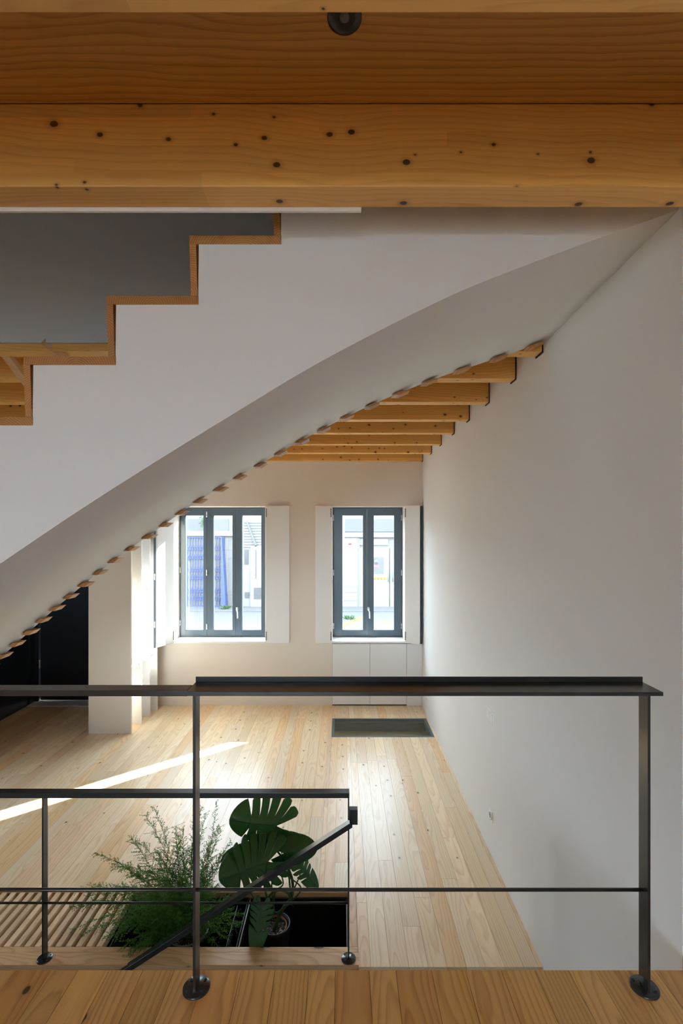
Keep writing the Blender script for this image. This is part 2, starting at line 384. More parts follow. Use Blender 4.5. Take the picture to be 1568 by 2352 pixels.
# ceiling boards with a stair opening, joists as its parts
m = MB(); m.box(XL, 1.42, -6.4, 1.489, ZC+0.0125, ZC+0.028); m.box(XL, XR, 2.73, YB, ZC+0.0125, ZC+0.028)
ceil = m.build('ceiling', M['ceiling'], label='pine board ceiling over exposed joists', cat='ceiling', kind='structure')
JW = 0.09
def joist(y0, x0, x1, zb, zt=ZC, end_shade=True):
    o = box('joist', M['joist'], (x0, x1, y0, y0+JW, zb, zt), ceil, bevel=0.003)
    if end_shade: box('joist_end_shade', M['gap'], (x1-0.0005, x1+0.005, y0-0.004, y0+JW+0.004, zb-0.008, zt-0.02), o)  # black box painting the shaded pocket at the joist end
    return o
ZJ = EYE + 1.0
joist(0.842, XL, 1.42, ZJ, end_shade=False)
joist(1.40, XL, 1.42, ZJ, end_shade=False)
for y in (-3.0, -1.4, -0.28, 0.28): joist(y, XL, 1.42, ZJ, end_shade=False)
for y in (2.73, 3.15, 3.72, 4.30, 4.878, 5.506, 6.11, 6.775): joist(y, XL, XR-0.007, ZJ if y > 2.8 else EYE+1.02)
JY = (-3.0, -1.4, -0.28, 0.28, 0.842, 1.40)
for y0, y1, x1 in [(-6.4, -3.0, 1.42)] + [(a, b, 1.42) for a, b in zip(JY, JY[1:])] + [(a, b, XR) for a, b in zip((2.73, 3.15, 3.72, 4.30, 4.878, 5.506, 6.11), (3.15, 3.72, 4.30, 4.878, 5.506, 6.11, YB))]:
    MB().box(XL, x1, y0+0.001, y1-0.001, ZC, ZC+0.012).build('board', M['ceiling'], ceil, (0.62, (max(y0, y1-0.6)+y1)/2+0.02, ZC+0.006), fix=False)
# white edge strip that lines the near side of the stair opening
box('trim_1', M['white'], (XL, (829-PX)/F*1.497, 1.4905, 1.4985, EYE+0.9885, 3.73), label='thin white edge strip under the near joist along the stair opening', cat='trim', kind='structure')
# two timber braces under the far joists
for a, b2 in (((-1.680, 2.725, 1.075), (-1.585, 2.79, 0.985)), ((-1.93, 2.735, 1.050), (-2.08, 3.20, 0.985))):
    a = Vector(a) + Vector((0, 0, EYE)); b2 = Vector(b2) + Vector((0, 0, EYE)); d = (b2-a); c = (a+b2)/2
    n = Vector((-d.y, d.x, 0)).normalized()
    MB().obox(c, d/2, n*0.022, d.cross(n).normalized()*0.02).build('brace', M['trim_y'], ceil, c)

# ------------------------------------------------------------------ floors
PITX, PITY0, PITY1 = 0.040, 2.832, 3.309
HX0, HX1, HY0, HY1 = -0.126, 1.112, 5.803, 6.386
m = MB()
m.box(XL, XR, PITY1+0.02, HY0, -0.22, -0.021); m.box(XL, HX0, HY0, HY1, -0.22, -0.021); m.box(HX1, XR, HY0, HY1, -0.22, -0.021); m.box(XL, XR, HY1, YB+0.02, -0.22, -0.021)
m.box(PITX+0.02, XR, YF, PITY1+0.02, -0.22, -0.021); m.box(XL, PITX+0.02, YF+0.013, 2.83, -0.22, -0.021)
floor = m.build('floor', M['trim_x'], label='light pine plank floor of the lower room', cat='floor', kind='structure', origin=(0, 4.5, 0))
def plank(x0, x1, y0, y1, zt, mat, parent, th=0.02):
    g = 0.0007
    c = ((x0+x1)/2, (y0+y1)/2, zt-th/2)
    MB().box(x0+g, x1-g, y0+g, y1-g, zt-th, zt).build('plank', mat, parent, c, fix=False)
def subtract(iv, a, b):
    out = []
    for p, q in iv:
        if b <= p or a >= q: out.append((p, q))
        else:
            if a-p > 0.02: out.append((p, a))
            if q-b > 0.02: out.append((b, q))
    return out
PW = 0.108
xs = [XR - PW*k for k in range(60) if XR - PW*k > XL] + [XL]
brk = sorted(set(xs + [0.095, HX0, HX1]))
brk = [b2 for i, b2 in enumerate(brk) if b2 in (0.095, HX0, HX1, XL, XR) or all(abs(b2-q) > 0.03 for q in (0.095, HX0, HX1))]
npl = 0
for x0, x1 in zip(brk, brk[1:]):
    xm = (x0+x1)/2
    iv = [(YF if xm > 0.095 else 3.345, YB)]
    if HX0 < xm < HX1: iv = subtract(iv, HY0, HY1)
    cuts = []
    y = YF - R.uniform(0.0, 2.2)
    while y < YB:
        y += R.uniform(1.5, 2.6); cuts.append(y)
    for p, q in iv:
        cc = [p] + [c for c in cuts if p+0.25 < c < q-0.25] + [q]
        for a, b2 in zip(cc, cc[1:]): plank(x0, x1, a, b2, 0.0, M['floor'], floor); npl += 1
# landing
m = MB(); m.box(XL, 1.42, -6.4, YP-0.004, 0.82, ZP-0.0205)
landing = m.build('floor_landing', M['landing'], label='pine plank floor of the upper landing in front of the railing', cat='floor', kind='structure', origin=(0, 0, ZP))
m = MB(); m.box(XL, 1.42, YP-0.03, YP-0.004, -2.6, 0.819); m.build('wall_landing_front', M['plaster_wall'], label='white fascia under the edge of the landing', cat='wall', kind='structure')
k = 0; x = 1.42
while x > XL + 0.01:
    w = min(R.choice((0.085, 0.1, 0.108, 0.108, 0.115)), x - XL)
    if x > -2.0: plank(x-w, x, -0.4-R.random(), YP, ZP, M['landing'], landing)
    else: plank(x-w, x, -1.0, YP, ZP, M['landing'], landing)
    x -= w
m = MB(); m.box(XL, 1.42, -6.4, -1.5, ZP-0.02, ZP-0.0002); m.build('plank', M['landing'], landing)
# void between landing and floor goes down to a basement
m = MB(); m.box(XL, XR, YP-0.03, YO, -2.62, -2.5); m.build('floor_basement', M['stone'], label='dim basement floor below the stair opening', cat='floor', kind='structure')
m = MB(); m.box(XL, XR, YF+0.02, YF+0.1, -2.5, -0.23); m.build('wall_basement', M['plaster_wall'], label='basement wall below the near floor edge', cat='wall', kind='structure')

# frame boards around the planter opening, at floor level
fr = empty('floor_frame', (-1.2, 2.83, 0), 'pine board frame around the planter opening in the floor', 'floor trim', kind='structure')
box('board', M['trim_x'], (XL, 0.1, 2.747, 2.8305, -0.032, 0.001), fr, bevel=0.001)
box('board', M['trim_x'], (XL, 0.093, 2.833, 2.868, -0.032, 0.0), fr, bevel=0.001)
box('board', M['trim_y'], (PITX+0.004, 0.0935, 2.869, 3.344, -0.032, 0.0), fr, bevel=0.001)
box('board', M['trim_x'], (XL, PITX+0.003, 3.305, 3.344, -0.034, 0.0), fr, bevel=0.001)
# liner of the planter
pit = empty('planter_box', (-0.3, 3.08, -0.40), 'black planter trough sunk in the floor, holding the potted plants', 'planter')
def tray(x0, x1, zb, zt, name='trough'):
    y0, y1, t = 2.873, 3.300, 0.006
    m = MB(); m.box(x0, x1, y0, y1, zb, zb+t); m.box(x0, x0+t, y0, y1, zb+t, zt); m.box(x1-t, x1, y0, y1, zb+t, zt); m.box(x0+t, x1-t, y0, y0+t, zb+t, zt); m.box(x0+t, x1-t, y1-t, y1, zb+t, zt)
    return m.build(name, M['pit'], pit)
tray(-0.625, PITX-0.002, -0.40, -0.034); tray(-1.40, -0.632, -0.40, -0.034); tray(-3.0, -1.405, -0.40, -0.075)
m = MB()
for b in ((-0.617, PITX-0.008, 2.885, 2.888, -0.034, -0.030), (-0.617, PITX-0.008, 3.291, 3.294, -0.034, -0.030), (PITX-0.011, PITX-0.008, 2.888, 3.291, -0.034, -0.030), (-0.620, -0.617, 2.885, 3.294, -0.034, -0.030)): m.box(*b)
m.build('trough_rim', M['dark_metal'], pit)
m = MB(); m.box(-0.70, -0.697, 2.885, 3.24, -0.16, -0.04); m.build('divider', M['pot_grey'], pit, label='thin metal divider between the two plants')
# slatted grate
gr = empty('floor_grate', (-2.2, 3.08, -0.06), 'pine slat grate over the floor trough left of the fern', 'floor grate')
x = -1.425
while x > -2.95:
    box('slat', M['slat'], (x-0.034, x, 2.872, 3.302, -0.052, -0.001), gr, bevel=0.0015); x -= 0.0612

# glass hatch in the floor
ht = empty('floor_light', ((HX0+HX1)/2, (HY0+HY1)/2, -0.02), 'walk-on glass floor panel in a slate metal frame by the white wall', 'floor glass')
m = MB(); t = 0.032
m.box(HX0+.002, HX1-.002, HY0+.002, HY0+t, -0.05, 0.001); m.box(HX0+.002, HX1-.002, HY1-t, HY1-.002, -0.05, 0.001)
m.box(HX0+.002, HX0+t, HY0+t, HY1-t, -0.05, 0.001); m.box(HX1-t, HX1-.002, HY0+t, HY1-t, -0.05, 0.001)
m.build('metal_frame', M['frame'], ht)
box('glass_pane', M['floor_glass'], (HX0+t, HX1-t, HY0+t, HY1-t, -0.012, -0.002), ht)
m = MB(); m.box(HX0, HX1, HY0, HY1, -0.20, -0.17); m.build('trim_2', M['slat'], label='pine boards seen below the glass floor panel', cat='floor board', kind='structure')
m = MB(); m.box(HX0-0.02, HX0, HY0, HY1, -0.205, -0.05); m.box(HX1, HX1+0.02, HY0, HY1, -0.205, -0.05); m.box(HX0, HX1, HY0-0.02, HY0, -0.205, -0.05); m.box(HX0, HX1, HY1, HY1+0.02, -0.205, -0.05)
m.build('trim_3', M['plaster'], label='white sides of the shaft below the glass floor panel', cat='floor trim', kind='structure')

# ------------------------------------------------------------------ staircase
YS0, YS1 = 1.633, 2.700
near_px = [(0,1295),(170,1180),(350,1065),(525,957),(700,851),(860,765),(1050,672),(1200,612),(1350,556),(1450,520),(1558,482)]
far_px = [(0,1512),(130,1395),(255,1292),(350,1224),(450,1154),(610,1059),(700,1007),(840,936),(1000,870),(1150,820),(1250,785)]
npt = [at(a, b, YS0) for a, b in near_px]; fpt = [at(a, b, YS1) for a, b in far_px]
def interp(pts, x):
    xs = [p.x for p in pts]; zs = [p.z for p in pts]
    if x <= xs[0]: return zs[0] + (x - xs[0]) * (zs[2]-zs[0]) / (xs[2]-xs[0])
    if x >= xs[-1]: return zs[-1] + (x - xs[-1]) * (zs[-1]-zs[-3]) / (xs[-1]-xs[-3])
    for i in range(len(xs)-1):
        if xs[i] <= x <= xs[i+1]:
            # Catmull-Rom in x
            x0, x1 = xs[i], xs[i+1]; t = (x-x0)/(x1-x0)
            def slope(j):
                if j == 0: return (zs[1]-zs[0])/(xs[1]-xs[0])
                if j == len(xs)-1: return (zs[-1]-zs[-2])/(xs[-1]-xs[-2])
                return (zs[j+1]-zs[j-1])/(xs[j+1]-xs[j-1])
            h = x1-x0; m0, m1 = slope(i)*h, slope(i+1)*h
            return (2*t**3-3*t*t+1)*zs[i] + (t**3-2*t*t+t)*m0 + (-2*t**3+3*t*t)*zs[i+1] + (t**3-t*t)*m1
RISE, RUN = 0.2038, 0.2793
TT, RT = 0.0285, 0.022
# top surface of tread k: k=0 is the topmost one in view
X0 = (645-PX)/F*YS0; Z0 = EYE + (1222-542)/F*YS0
NST = 13
def tread_xz(k): return X0 - RUN*k, Z0 - RISE*k      # right end and top of tread k
st = empty('staircase', (-3.2, 2.16, ZP), 'white plastered staircase with pine treads rising across the room', 'staircase')
def soff(pts, x): return max(interp(pts, x), 0.2)
# stepped upper boundary, left to right
up = []
for k in range(NST-1, -1, -1):
    xr, zt = tread_xz(k)
    up += [(xr-RUN+0.002, zt-TT), (xr, zt-TT)]
up += [(X0, Z0+RISE-0.03), (XR-0.001, Z0+RISE-0.03)]
xl = up[0][0]
nseg = 72
def profile(pts):
    low = [(xl + (XR-0.001-xl)*i/nseg, soff(pts, xl + (XR-0.001-xl)*i/nseg)) for i in range(nseg+1)]
    return low
ln, lf = profile(npt), profile(fpt)
bm = bmesh.new()
def ring_(low, y): return [bm.verts.new((x, y, z)) for x, z in low] + [bm.verts.new((x, y, z)) for x, z in reversed(up)]
va, vb = ring_(ln, YS0), ring_(lf, YS1)
n = len(va)
bm.faces.new(va); bm.faces.new(list(reversed(vb)))
for i in range(n):
    j = (i+1) % n
    f_ = bm.faces.new((va[i], vb[i], vb[j], va[j])); f_.smooth = i < nseg
bmesh.ops.recalc_face_normals(bm, faces=bm.faces)
bmesh.ops.triangulate(bm, faces=[f for f in bm.faces if len(f.verts) > 4])
for v in bm.verts: v.co -= WORLD_LOC[st]
me = bpy.data.meshes.new('stair_body'); bm.to_mesh(me); bm.free()
link('stair_body', me, M['plaster_wall'], st, WORLD_LOC[st])
for k in range(NST):
    xr, zt = tread_xz(k)
    if zt < ZP - 0.05: continue
    MB().box(xr-RUN-0.029, xr+0.001, YS0-0.004, YS1, zt-TT, zt).build('tread', M['tread'], st, (xr-RUN/2, YS0+0.5, zt-TT/2), bevel=0.0012)
    # riser standing on this tread's right end, under the next tread; leans slightly back
    xa = xr-RT-0.001
    z1 = zt+RISE-TT if k else 3.60
    MB().prism([(xa, zt+0.0005), (xr-0.001, zt+0.0005), (xr-0.007, z1-0.0005), (xa-0.006, z1-0.0005)], YS0-0.003, YS1).build('riser', M['tread'], st, (xr-0.01, YS0+0.5, zt+RISE/2))
# ends of the timber battens that carry the soffit, along its far edge
zb = 1.45; j = 0
while zb < 3.50:
    lo, hi = -3.4, XR
    for _ in range(40):
        mid = (lo+hi)/2
        if interp(fpt, mid) < zb: lo = mid
        else: hi = mid
    xe = lo; sl = (interp(fpt, xe+0.02)-interp(fpt, xe-0.02))/0.04
    dx = 0.024/max(sl, 0.2); dx = min(dx, 0.06)
    w = 0.026 if j % 4 != 3 else 0.034
    if xe + w + dx < XR-0.02:
        pts = [(xe-0.01, zb-0.012), (xe+w-0.004, zb-0.012), (xe+w+dx-0.006, zb+0.012), (xe-0.01+dx, zb+0.012)]
        MB().prism(pts, YS1-0.06, YS1+0.009).build('batten', M['tread'], st, (xe, YS1, zb))
    zb += 0.0656; j += 1

# ------------------------------------------------------------------ windows and shutters
YW = 7.15
def casement(win, x0, x1, z0, z1, gx0, gx1, gz0, gz1, y=YW, th=0.055):
    """one sash: four members with a small stepped bead, and its pane"""
    m = MB()
    m.box(x0, gx0, y, y+th, z0, z1); m.box(gx1, x1, y, y+th, z0, z1)
    m.box(gx0, gx1, y, y+th, z0, gz0); m.box(gx0, gx1, y, y+th, gz1, z1)
    c = m.build('casement', M['frame'], win, ((x0+x1)/2, y, (z0+z1)/2), bevel=0.003)
    b = 0.012
    m = MB(); m.box(gx0, gx0+b*.6, y+.012, y+th-.006, gz0, gz1); m.box(gx1-b*.6, gx1, y+.012, y+th-.006, gz0, gz1)
    m.box(gx0+b*.6, gx1-b*.6, y+.012, y+th-.006, gz0, gz0+b*.6); m.box(gx0+b*.6, gx1-b*.6, y+.012, y+th-.006, gz1-b*.6, gz1)
    m.build('glazing_bead', M['frame'], c)
    box('glass_pane', M['glass'], (gx0+.007, gx1-.007, y+th/2-.004, y+th/2+.004, gz0+.007, gz1-.007), c)
    return c
def hinge(parent, x, y, z, h=0.085):
    m = MB(); m.tube([(x, y, z-h/2), (x, y, z-0.004)], 0.009, 8); m.tube([(x, y, z+0.004), (x, y, z+h/2)], 0.009, 8); m.tube([(x, y, z-h/2+.01), (x, y, z+h/2-.01)], 0.006, 6)
    return m.build('hinge', M['chrome'], parent, (x, y, z))
def handle(parent, x, y, z):
    m = MB()
    prof = [(0.0, 0.0), (0.0165, 0.0), (0.0165, -0.010), (0.012, -0.014), (0.0, -0.014)]
    m.lathe([(r, h) for r, h in prof], (x, y, z+0.012), 20, 'Y'); m.lathe([(r, h) for r, h in prof], (x, y, z-0.012), 20, 'Y')
    m.box(x-0.0165, x+0.0165, y-0.010, y, z-0.012, z+0.012)
    m.tube([(x, y-0.012, z+0.004), (x, y-0.045, z+0.004)], 0.009, 10)
    m.tube([(x, y-0.040, z+0.006), (x+0.003, y-0.045, z-0.02), (x+0.012, y-0.045, z-0.04), (x+0.013, y-0.045, z-0.135)], 0.0085, 10)
    return m.build('window_handle', M['chrome'], parent, (x, y, z))
def shutter(win, a, b2, z0, z1, th, lab, hx, flip=1):
    """leaf between plan points a (hinged) and b2; th thick"""
    a, b2 = Vector((*a, 0)), Vector((*b2, 0)); d = b2-a; n = Vector((d.y, -d.x, 0)).normalized()*th/2*flip
    c = (a+b2)/2 + n; c.z = (z0+z1)/2
    s = MB().obox(c, d/2, n, Vector((0, 0, (z1-z0)/2))).build('shutter', M['white'], win, c, bevel=0.002, label=lab)
    for zz in (z1-0.10, z0+0.10):
        m = MB(); p = a + d.normalized()*0.012 + n*2
        for q in range(4): m.lathe([(0.0, -0.001), (0.007, -0.001), (0.007, 0.0035), (0.0, 0.0035)], (p.x, p.y - 0.002, zz-0.045+0.03*q), 10, 'Y')
        m.obox((p.x+hx*0.004, p.y, zz), (0.007, 0, 0), (0, 0.0015, 0), (0, 0, 0.062))
        m.build('shutter_hinge', M['dark_metal'], s)
    return s
ZW0, ZW1 = W1[2], W1[3]
GZ0, GZ1 = 1.006, 2.712
w1 = empty('window_1', (-1.745, YW, ZW0), 'three-leaf slate framed window with white shutters, beside the pillar', 'window', kind='structure')
w2 = empty('window_2', (0.378, YW, ZW0), 'two-leaf slate framed window with white shutters, next to the long white wall', 'window', kind='structure')
def outer_frame(win, W):
    x0, x1, z0, z1 = W; m = MB(); t = 0.03; y0, y1 = YW+.01, YW+.09
    m.box(x0, x0+t, y0, y1, z0, z1); m.box(x1-t, x1, y0, y1, z0, z1); m.box(x0+t, x1-t, y0, y1, z0, z0+t); m.box(x0+t, x1-t, y0, y1, z1-t, z1)
    m.build('window_frame', M['frame'], win)
    # white lined reveal: sill board, head board
    box('window_sill', M['white'], (x0, x1, YB-0.012, YW, z0-0.022, z0+0.004), win, bevel=0.002)
    m = MB(); m.box(x0, x1, YW+.09, YO+0.05, z0-0.02, z0+0.012); m.build('outer_sill', M['white'], win)
outer_frame(w1, W1); outer_frame(w2, W2)
T = 0.012
c1 = casement(w1, W1[0]+T, -1.997, ZW0+T, ZW1-T, -2.318, -2.042, GZ0, GZ1)
c2 = casement(w1, -1.994, -1.572, ZW0+T, ZW1-T, -1.902, -1.613, GZ0, GZ1)
c3 = casement(w1, -1.569, W1[1]-T, ZW0+T, ZW1-T, -1.478, -1.186, GZ0, GZ1)
handle(c3, -1.547, YW, 1.325)
for z in (1.06, 1.86, 2.72): hinge(c1, -1.9955, YW-.006, z)
for z in (1.12, 1.90): hinge(c1, W1[0]+.012, YW-.006, z)
d1 = casement(w2, W2[0]+T, 0.369, ZW0+T, ZW1-T, 0.0, 0.3186, GZ0, GZ1)
d2 = casement(w2, 0.372, W2[1]-T, ZW0+T, ZW1-T, 0.463, 0.779, GZ0, GZ1)
handle(d2, 0.392, YW, 1.325)
for z in (1.07, 1.86, 2.67): hinge(d1, W2[0]+.012, YW-.006, z); hinge(d2, W2[1]-.012, YW-.006, z)
SZ0, SZ1 = 0.893, 2.832
shutter(w1, (-1.076, YB-0.004), (-0.742, YB-0.004), SZ0, SZ1, 0.034, 'white shutter leaf folded flat against the wall between the windows', -1)
shutter(w1, (-2.405, YB-0.004), (-2.532, 6.585), SZ0, SZ1, 0.03, 'sunlit white shutter leaf standing open by the shelving', 1, -1)
shutter(w2, (-0.145, YB-0.004), (-0.376, YB-0.004), SZ0, SZ1, 0.034, 'white shutter leaf folded flat against the wall left of the window', 1, -1)
shutter(w2, (0.903, YB-0.004), (1.094, 6.755), SZ0, SZ1, 0.03, 'white shutter leaf half folded against the long wall', -1)
# slate colour paints the shade on the folded second leaf and in its gap
m = MB(); m.obox((1.112, 6.81, 1.86), (0.006, -0.05, 0), (0.008, 0.001, 0), (0, 0, 0.965)); m.build('shutter', M['frame'], w2, label='slate strip painting the dark gap at the folded second leaf')
sb = MB().obox((-2.575, 6.66, 1.845), (0.026, -0.075, 0), (0.012, 0.004, 0), (0, 0, 0.965)).build('shutter', M['frame'], w1, (-2.575, 6.66, 1.845), label='folded second leaf with its shade painted slate grey')
for z in (1.2, 1.85): hinge(sb, -2.545, 6.578, z)

# cupboard doors flush in the wall under window 2
cb = empty('wall_cupboard', (0.4, YB, 0), 'flush white cupboard fronts in the wall under the two-leaf window', 'cupboard')
g = 0.002
for a, b2 in ((763, 849), (849, 933)):
    xa, xb = (a-PX)/F*YB, (b2-PX)/F*YB
    box('cupboard_door', M['white'], (xa+g, xb-g, YB-0.019, YB-0.001, 0.018, 0.874), cb, bevel=0.001)
box('side_panel', M['white'], ((933-PX)/F*YB+g, XR-0.004, YB-0.019, YB-0.001, 0.002, 0.874), cb, bevel=0.001)
box('foot_shadow_gap', M['gap'], ((763-PX)/F*YB, (933-PX)/F*YB, YB-0.008, YB-0.001, 0.001, 0.017), cb)  # black strip painting the shade under the cupboard doors
box('back_panel', M['gap'], ((763-PX)/F*YB, XR-0.004, YB-0.0016, YB-0.0006, 0.002, 0.878), cb)  # black sheet that colours in the shade of the door gaps

# ------------------------------------------------------------------ pillar, shelving, entrance
m = MB(); m.box(-3.091, -2.572, 5.903, 5.935, 0.0, ZC); m.build('wall_pillar', M['plaster'], label='cream pier between the navy entrance and the shelving', cat='pillar', kind='structure')
sh = empty('shelving_unit', (-2.8, 6.45, 0), 'white built-in shelving with upright partitions beside the pillar', 'shelving')
for y0, xf in ((6.197, -2.567), (6.460, -2.565), (6.672, -2.548)):
    box('partition', M['white'], (-2.95, xf, y0, y0+0.022, 0.0, ZJ), sh, bevel=0.001)
box('back_panel', M['white'], (-2.975, -2.952, 5.936, 6.86, 0.0, ZJ), sh)
for (y0, y1), zt in (((5.936, 6.196), 0.78), ((6.220, 6.459), 0.78), ((6.483, 6.671), 0.78)):
    box('shelf', M['white'], (-2.95, -2.60, y0+.0005, y1-.0005, zt-0.02, zt), sh, bevel=0.001)
for z in (1.70, 2.45): box('shelf', M['white'], (-2.95, -2.60, 6.220, 6.459, z-0.02, z), sh, bevel=0.001)
dr = empty('door_1', ((DR[0]+DR[1])/2, 7.0, 0), 'plain dark navy entrance door on a stone threshold', 'door', kind='structure')
box('door_leaf', M['navy'], (-4.36, DR[1]-.01, 7.0, 7.06, 0.03, DR[3]-.02), dr, bevel=0.003)
m = MB(); m.box(DR[0]+.001, -4.425, YB-0.001, 6.97, 0.021, DR[3]); m.box(XL, DR[0]+.001, YB-0.006, YB-0.001, 0, DR[3]+.05); m.box(DR[0]+.001, -4.37, 6.97, 7.08, 0.021, DR[3]); m.box(-4.37, DR[1], 6.985, 7.08, DR[3]-.018, DR[3]); m.build('door_frame', M['navy'], dr)
box('threshold', M['stone'], (-4.43, DR[1], 6.80, 7.08, 0.001, 0.02), dr, bevel=0.003)
for z in (0.55, 1.72): hinge(dr, -4.365, 6.985, z, 0.12)

# ------------------------------------------------------------------ switches
def socket(y, z, w, h, lab, cat, kind):
    e = empty('light_switch' if kind == 's' else 'power_socket', (XR, y, z), lab, cat)
    box('backing_plate', M['plastic'], (XR-0.006, XR, y-w/2, y+w/2, z-h/2, z+h/2), e, bevel=0.002)
    if kind == 's':
        for s in (-1, 1):
            m = MB(); cy = y+s*w/4; m.box(XR-0.013, XR-0.006, cy-w/4+.006, cy+w/4-.002, z-h/2+.008, z+h/2-.008); m.build('rocker', M['plastic'], e, (XR-.01, cy, z), bevel=0.002)
    else:
        m = MB(); m.lathe([(0.033, 0.0), (0.033, -0.006), (0.022, -0.006), (0.022, -0.0025), (0.0, -0.0025)], (XR-0.006, y, z), 28, 'X'); m.build('socket_ring', M['plastic'], e)
        m = MB(); m.lathe([(0.0, 0.0), (0.0215, 0.0)], (XR-0.0095, y, z), 24, 'X'); m.build('socket_well', M['grey_plastic'], e)
    return e
socket(XR*F/342, 1.06, 0.15, 0.082, 'white double light switch on the long wall below the railing shelf', 'switch', 's')
socket(XR*F/343, EYE-648/342*XR, 0.082, 0.082, 'white power socket low on the long wall under the switch', 'socket', 'p')
socket(6.42, 0.245, 0.08, 0.08, 'small far power socket near the cupboard corner', 'socket', 'p')

# ------------------------------------------------------------------ recessed ceiling lamp
dl = empty('recessed_downlight', ((791-PX)/F*1.165, 1.165, ZC), 'black round spotlight set into the dark ceiling boards', 'ceiling lamp')
dx, dy = WORLD_LOC[dl].x, WORLD_LOC[dl].y
m = MB(); m.lathe([(0.0415, 0.0), (0.0415, -0.003), (0.039, -0.0045), (0.027, -0.002), (0.024, 0.0)], (dx, dy, ZC), 40); m.build('trim_ring', M['black'], dl)
m = MB(); m.lathe([(0.026, -0.0012), (0.020, -0.0002), (0.0, -0.0002)], (dx, dy, ZC), 32); m.build('reflector', M['pit'], dl)
m = MB(); m.lathe([(0.0, -0.005), (0.008, -0.005), (0.012, -0.0035), (0.013, -0.0006)], (dx, dy, ZC), 32); m.build('lens', M['lens'], dl)

# ------------------------------------------------------------------ upper railing
YR = 1.490
rl = empty('metal_railing', (0.24, YR, ZP), 'black steel landing railing topped with a narrow shelf', 'railing')
ZS = EYE - 368/F*1.43
def disc(parent, x, y, z, r=0.041):
    m = MB(); m.lathe([(r, 0.0), (r, 0.004), (r-0.002, 0.006), (0.0, 0.006)], (x, y, z), 40); b = m.build('base_plate', M['black'], parent, (x, y, z))
    m = MB()
    for sx, sy in ((1, 1), (1, -1), (-1, 1), (-1, -1)):
        m.lathe([(0.0042, 0.006), (0.0042, 0.0078), (0.002, 0.0082), (0.0, 0.0072)], (x+sx*r*.55, y+sy*r*.5, z), 10)
    m.build('screws', M['pit'], b, kind='stuff')
    m = MB(); m.box(x-0.004, x+0.004, y-0.024, y+0.024, z+0.006, z+0.010); m.build('weld_seam', M['dark_metal'], b)
    return b
for xp in (-0.448, 0.931):
    p = box('post', M['black'], (xp-0.0042, xp+0.0042, YR-0.024, YR+0.022, ZP+0.006, ZS-0.0115), rl, bevel=0.001)
    disc(p, xp, YR, ZP)
box('shelf_top', M['black'], (-0.462, 0.950, 1.430, 1.532, ZS-0.0115, ZS), rl, bevel=0.001)
box('shelf_upstand', M['black'], (-0.462, 0.950, 1.528, 1.533, ZS, ZS+0.016), rl, bevel=0.0008)
zm = EYE - 821.5/F*YR
m = MB(); m.tube([(-3.2, YR, zm), (0.925, YR, zm)], 0.0052, 12); m.build('mid_rail', M['black'], rl)
box('handrail', M['black'], (-3.2, -0.463, 1.447, 1.500, EYE-363.0/F*1.45-0.018, EYE-363.0/F*1.45), rl, bevel=0.0015)
p = box('post', M['black'], (-2.2, -2.1916, YR-0.024, YR+0.010, ZP+0.006, EYE-363.0/F*1.45-0.018), rl, bevel=0.001); disc(p, -2.196, YR, ZP)
p = box('post', M['black'], (-3.2, -3.1916, YR-0.024, YR+0.010, ZP+0.006, EYE-363.0/F*1.45-0.018), rl, bevel=0.001); disc(p, -3.196, YR, ZP)

# ------------------------------------------------------------------ lower railing with the descending stair rail
YL = 2.788
r2 = empty('stair_railing', (-0.8, YL, 0), 'black steel railing around the planter with a sloping stair handrail', 'railing')
ZT = EYE - 599/F*2.768
for xp in (0.038, (103-PX)/F*YL, (103-PX)/F*YL-1.75):
    p = box('post', M['black'], (xp-0.0042, xp+0.0042, YL-0.022, YL+0.022, 0.007, ZT-0.03), r2, bevel=0.001)
    disc(p, xp, YL, 0.001)
m = MB(); m.box(-3.6, 0.0425, YL-0.022, YL+0.022, ZT-0.030, ZT-0.006); m.box(-3.6, 0.0425, YL-0.022, YL+0.026, ZT-0.006, ZT); m.build('top_rail', M['black'], r2, bevel=0.001)
zm2 = EYE - 852/F*YL
m = MB(); m.tube([(-3.6, YL, zm2), (0.036, YL, zm2)], 0.006, 12); m.build('mid_rail', M['black'], r2)
# sloping handrail
YD = 2.742
a = at(803, 1886, YD); b2 = at(180, 2290, YD)
d = b2 - a; nrm = Vector((0, 1, 0)).cross(d).normalized()
if nrm.z < 0: nrm = -nrm
MB().obox((a+b2)/2 - nrm*0.014, d/2, (0, 0.022, 0), nrm*0.014).build('sloping_handrail', M['black'], r2, (a+b2)/2, bevel=0.0015)
box('end_bracket', M['black'], (0.043, 0.090, YL-0.02, YL+0.02, EYE-668/F*YL, EYE-634/F*YL), r2, bevel=0.002)

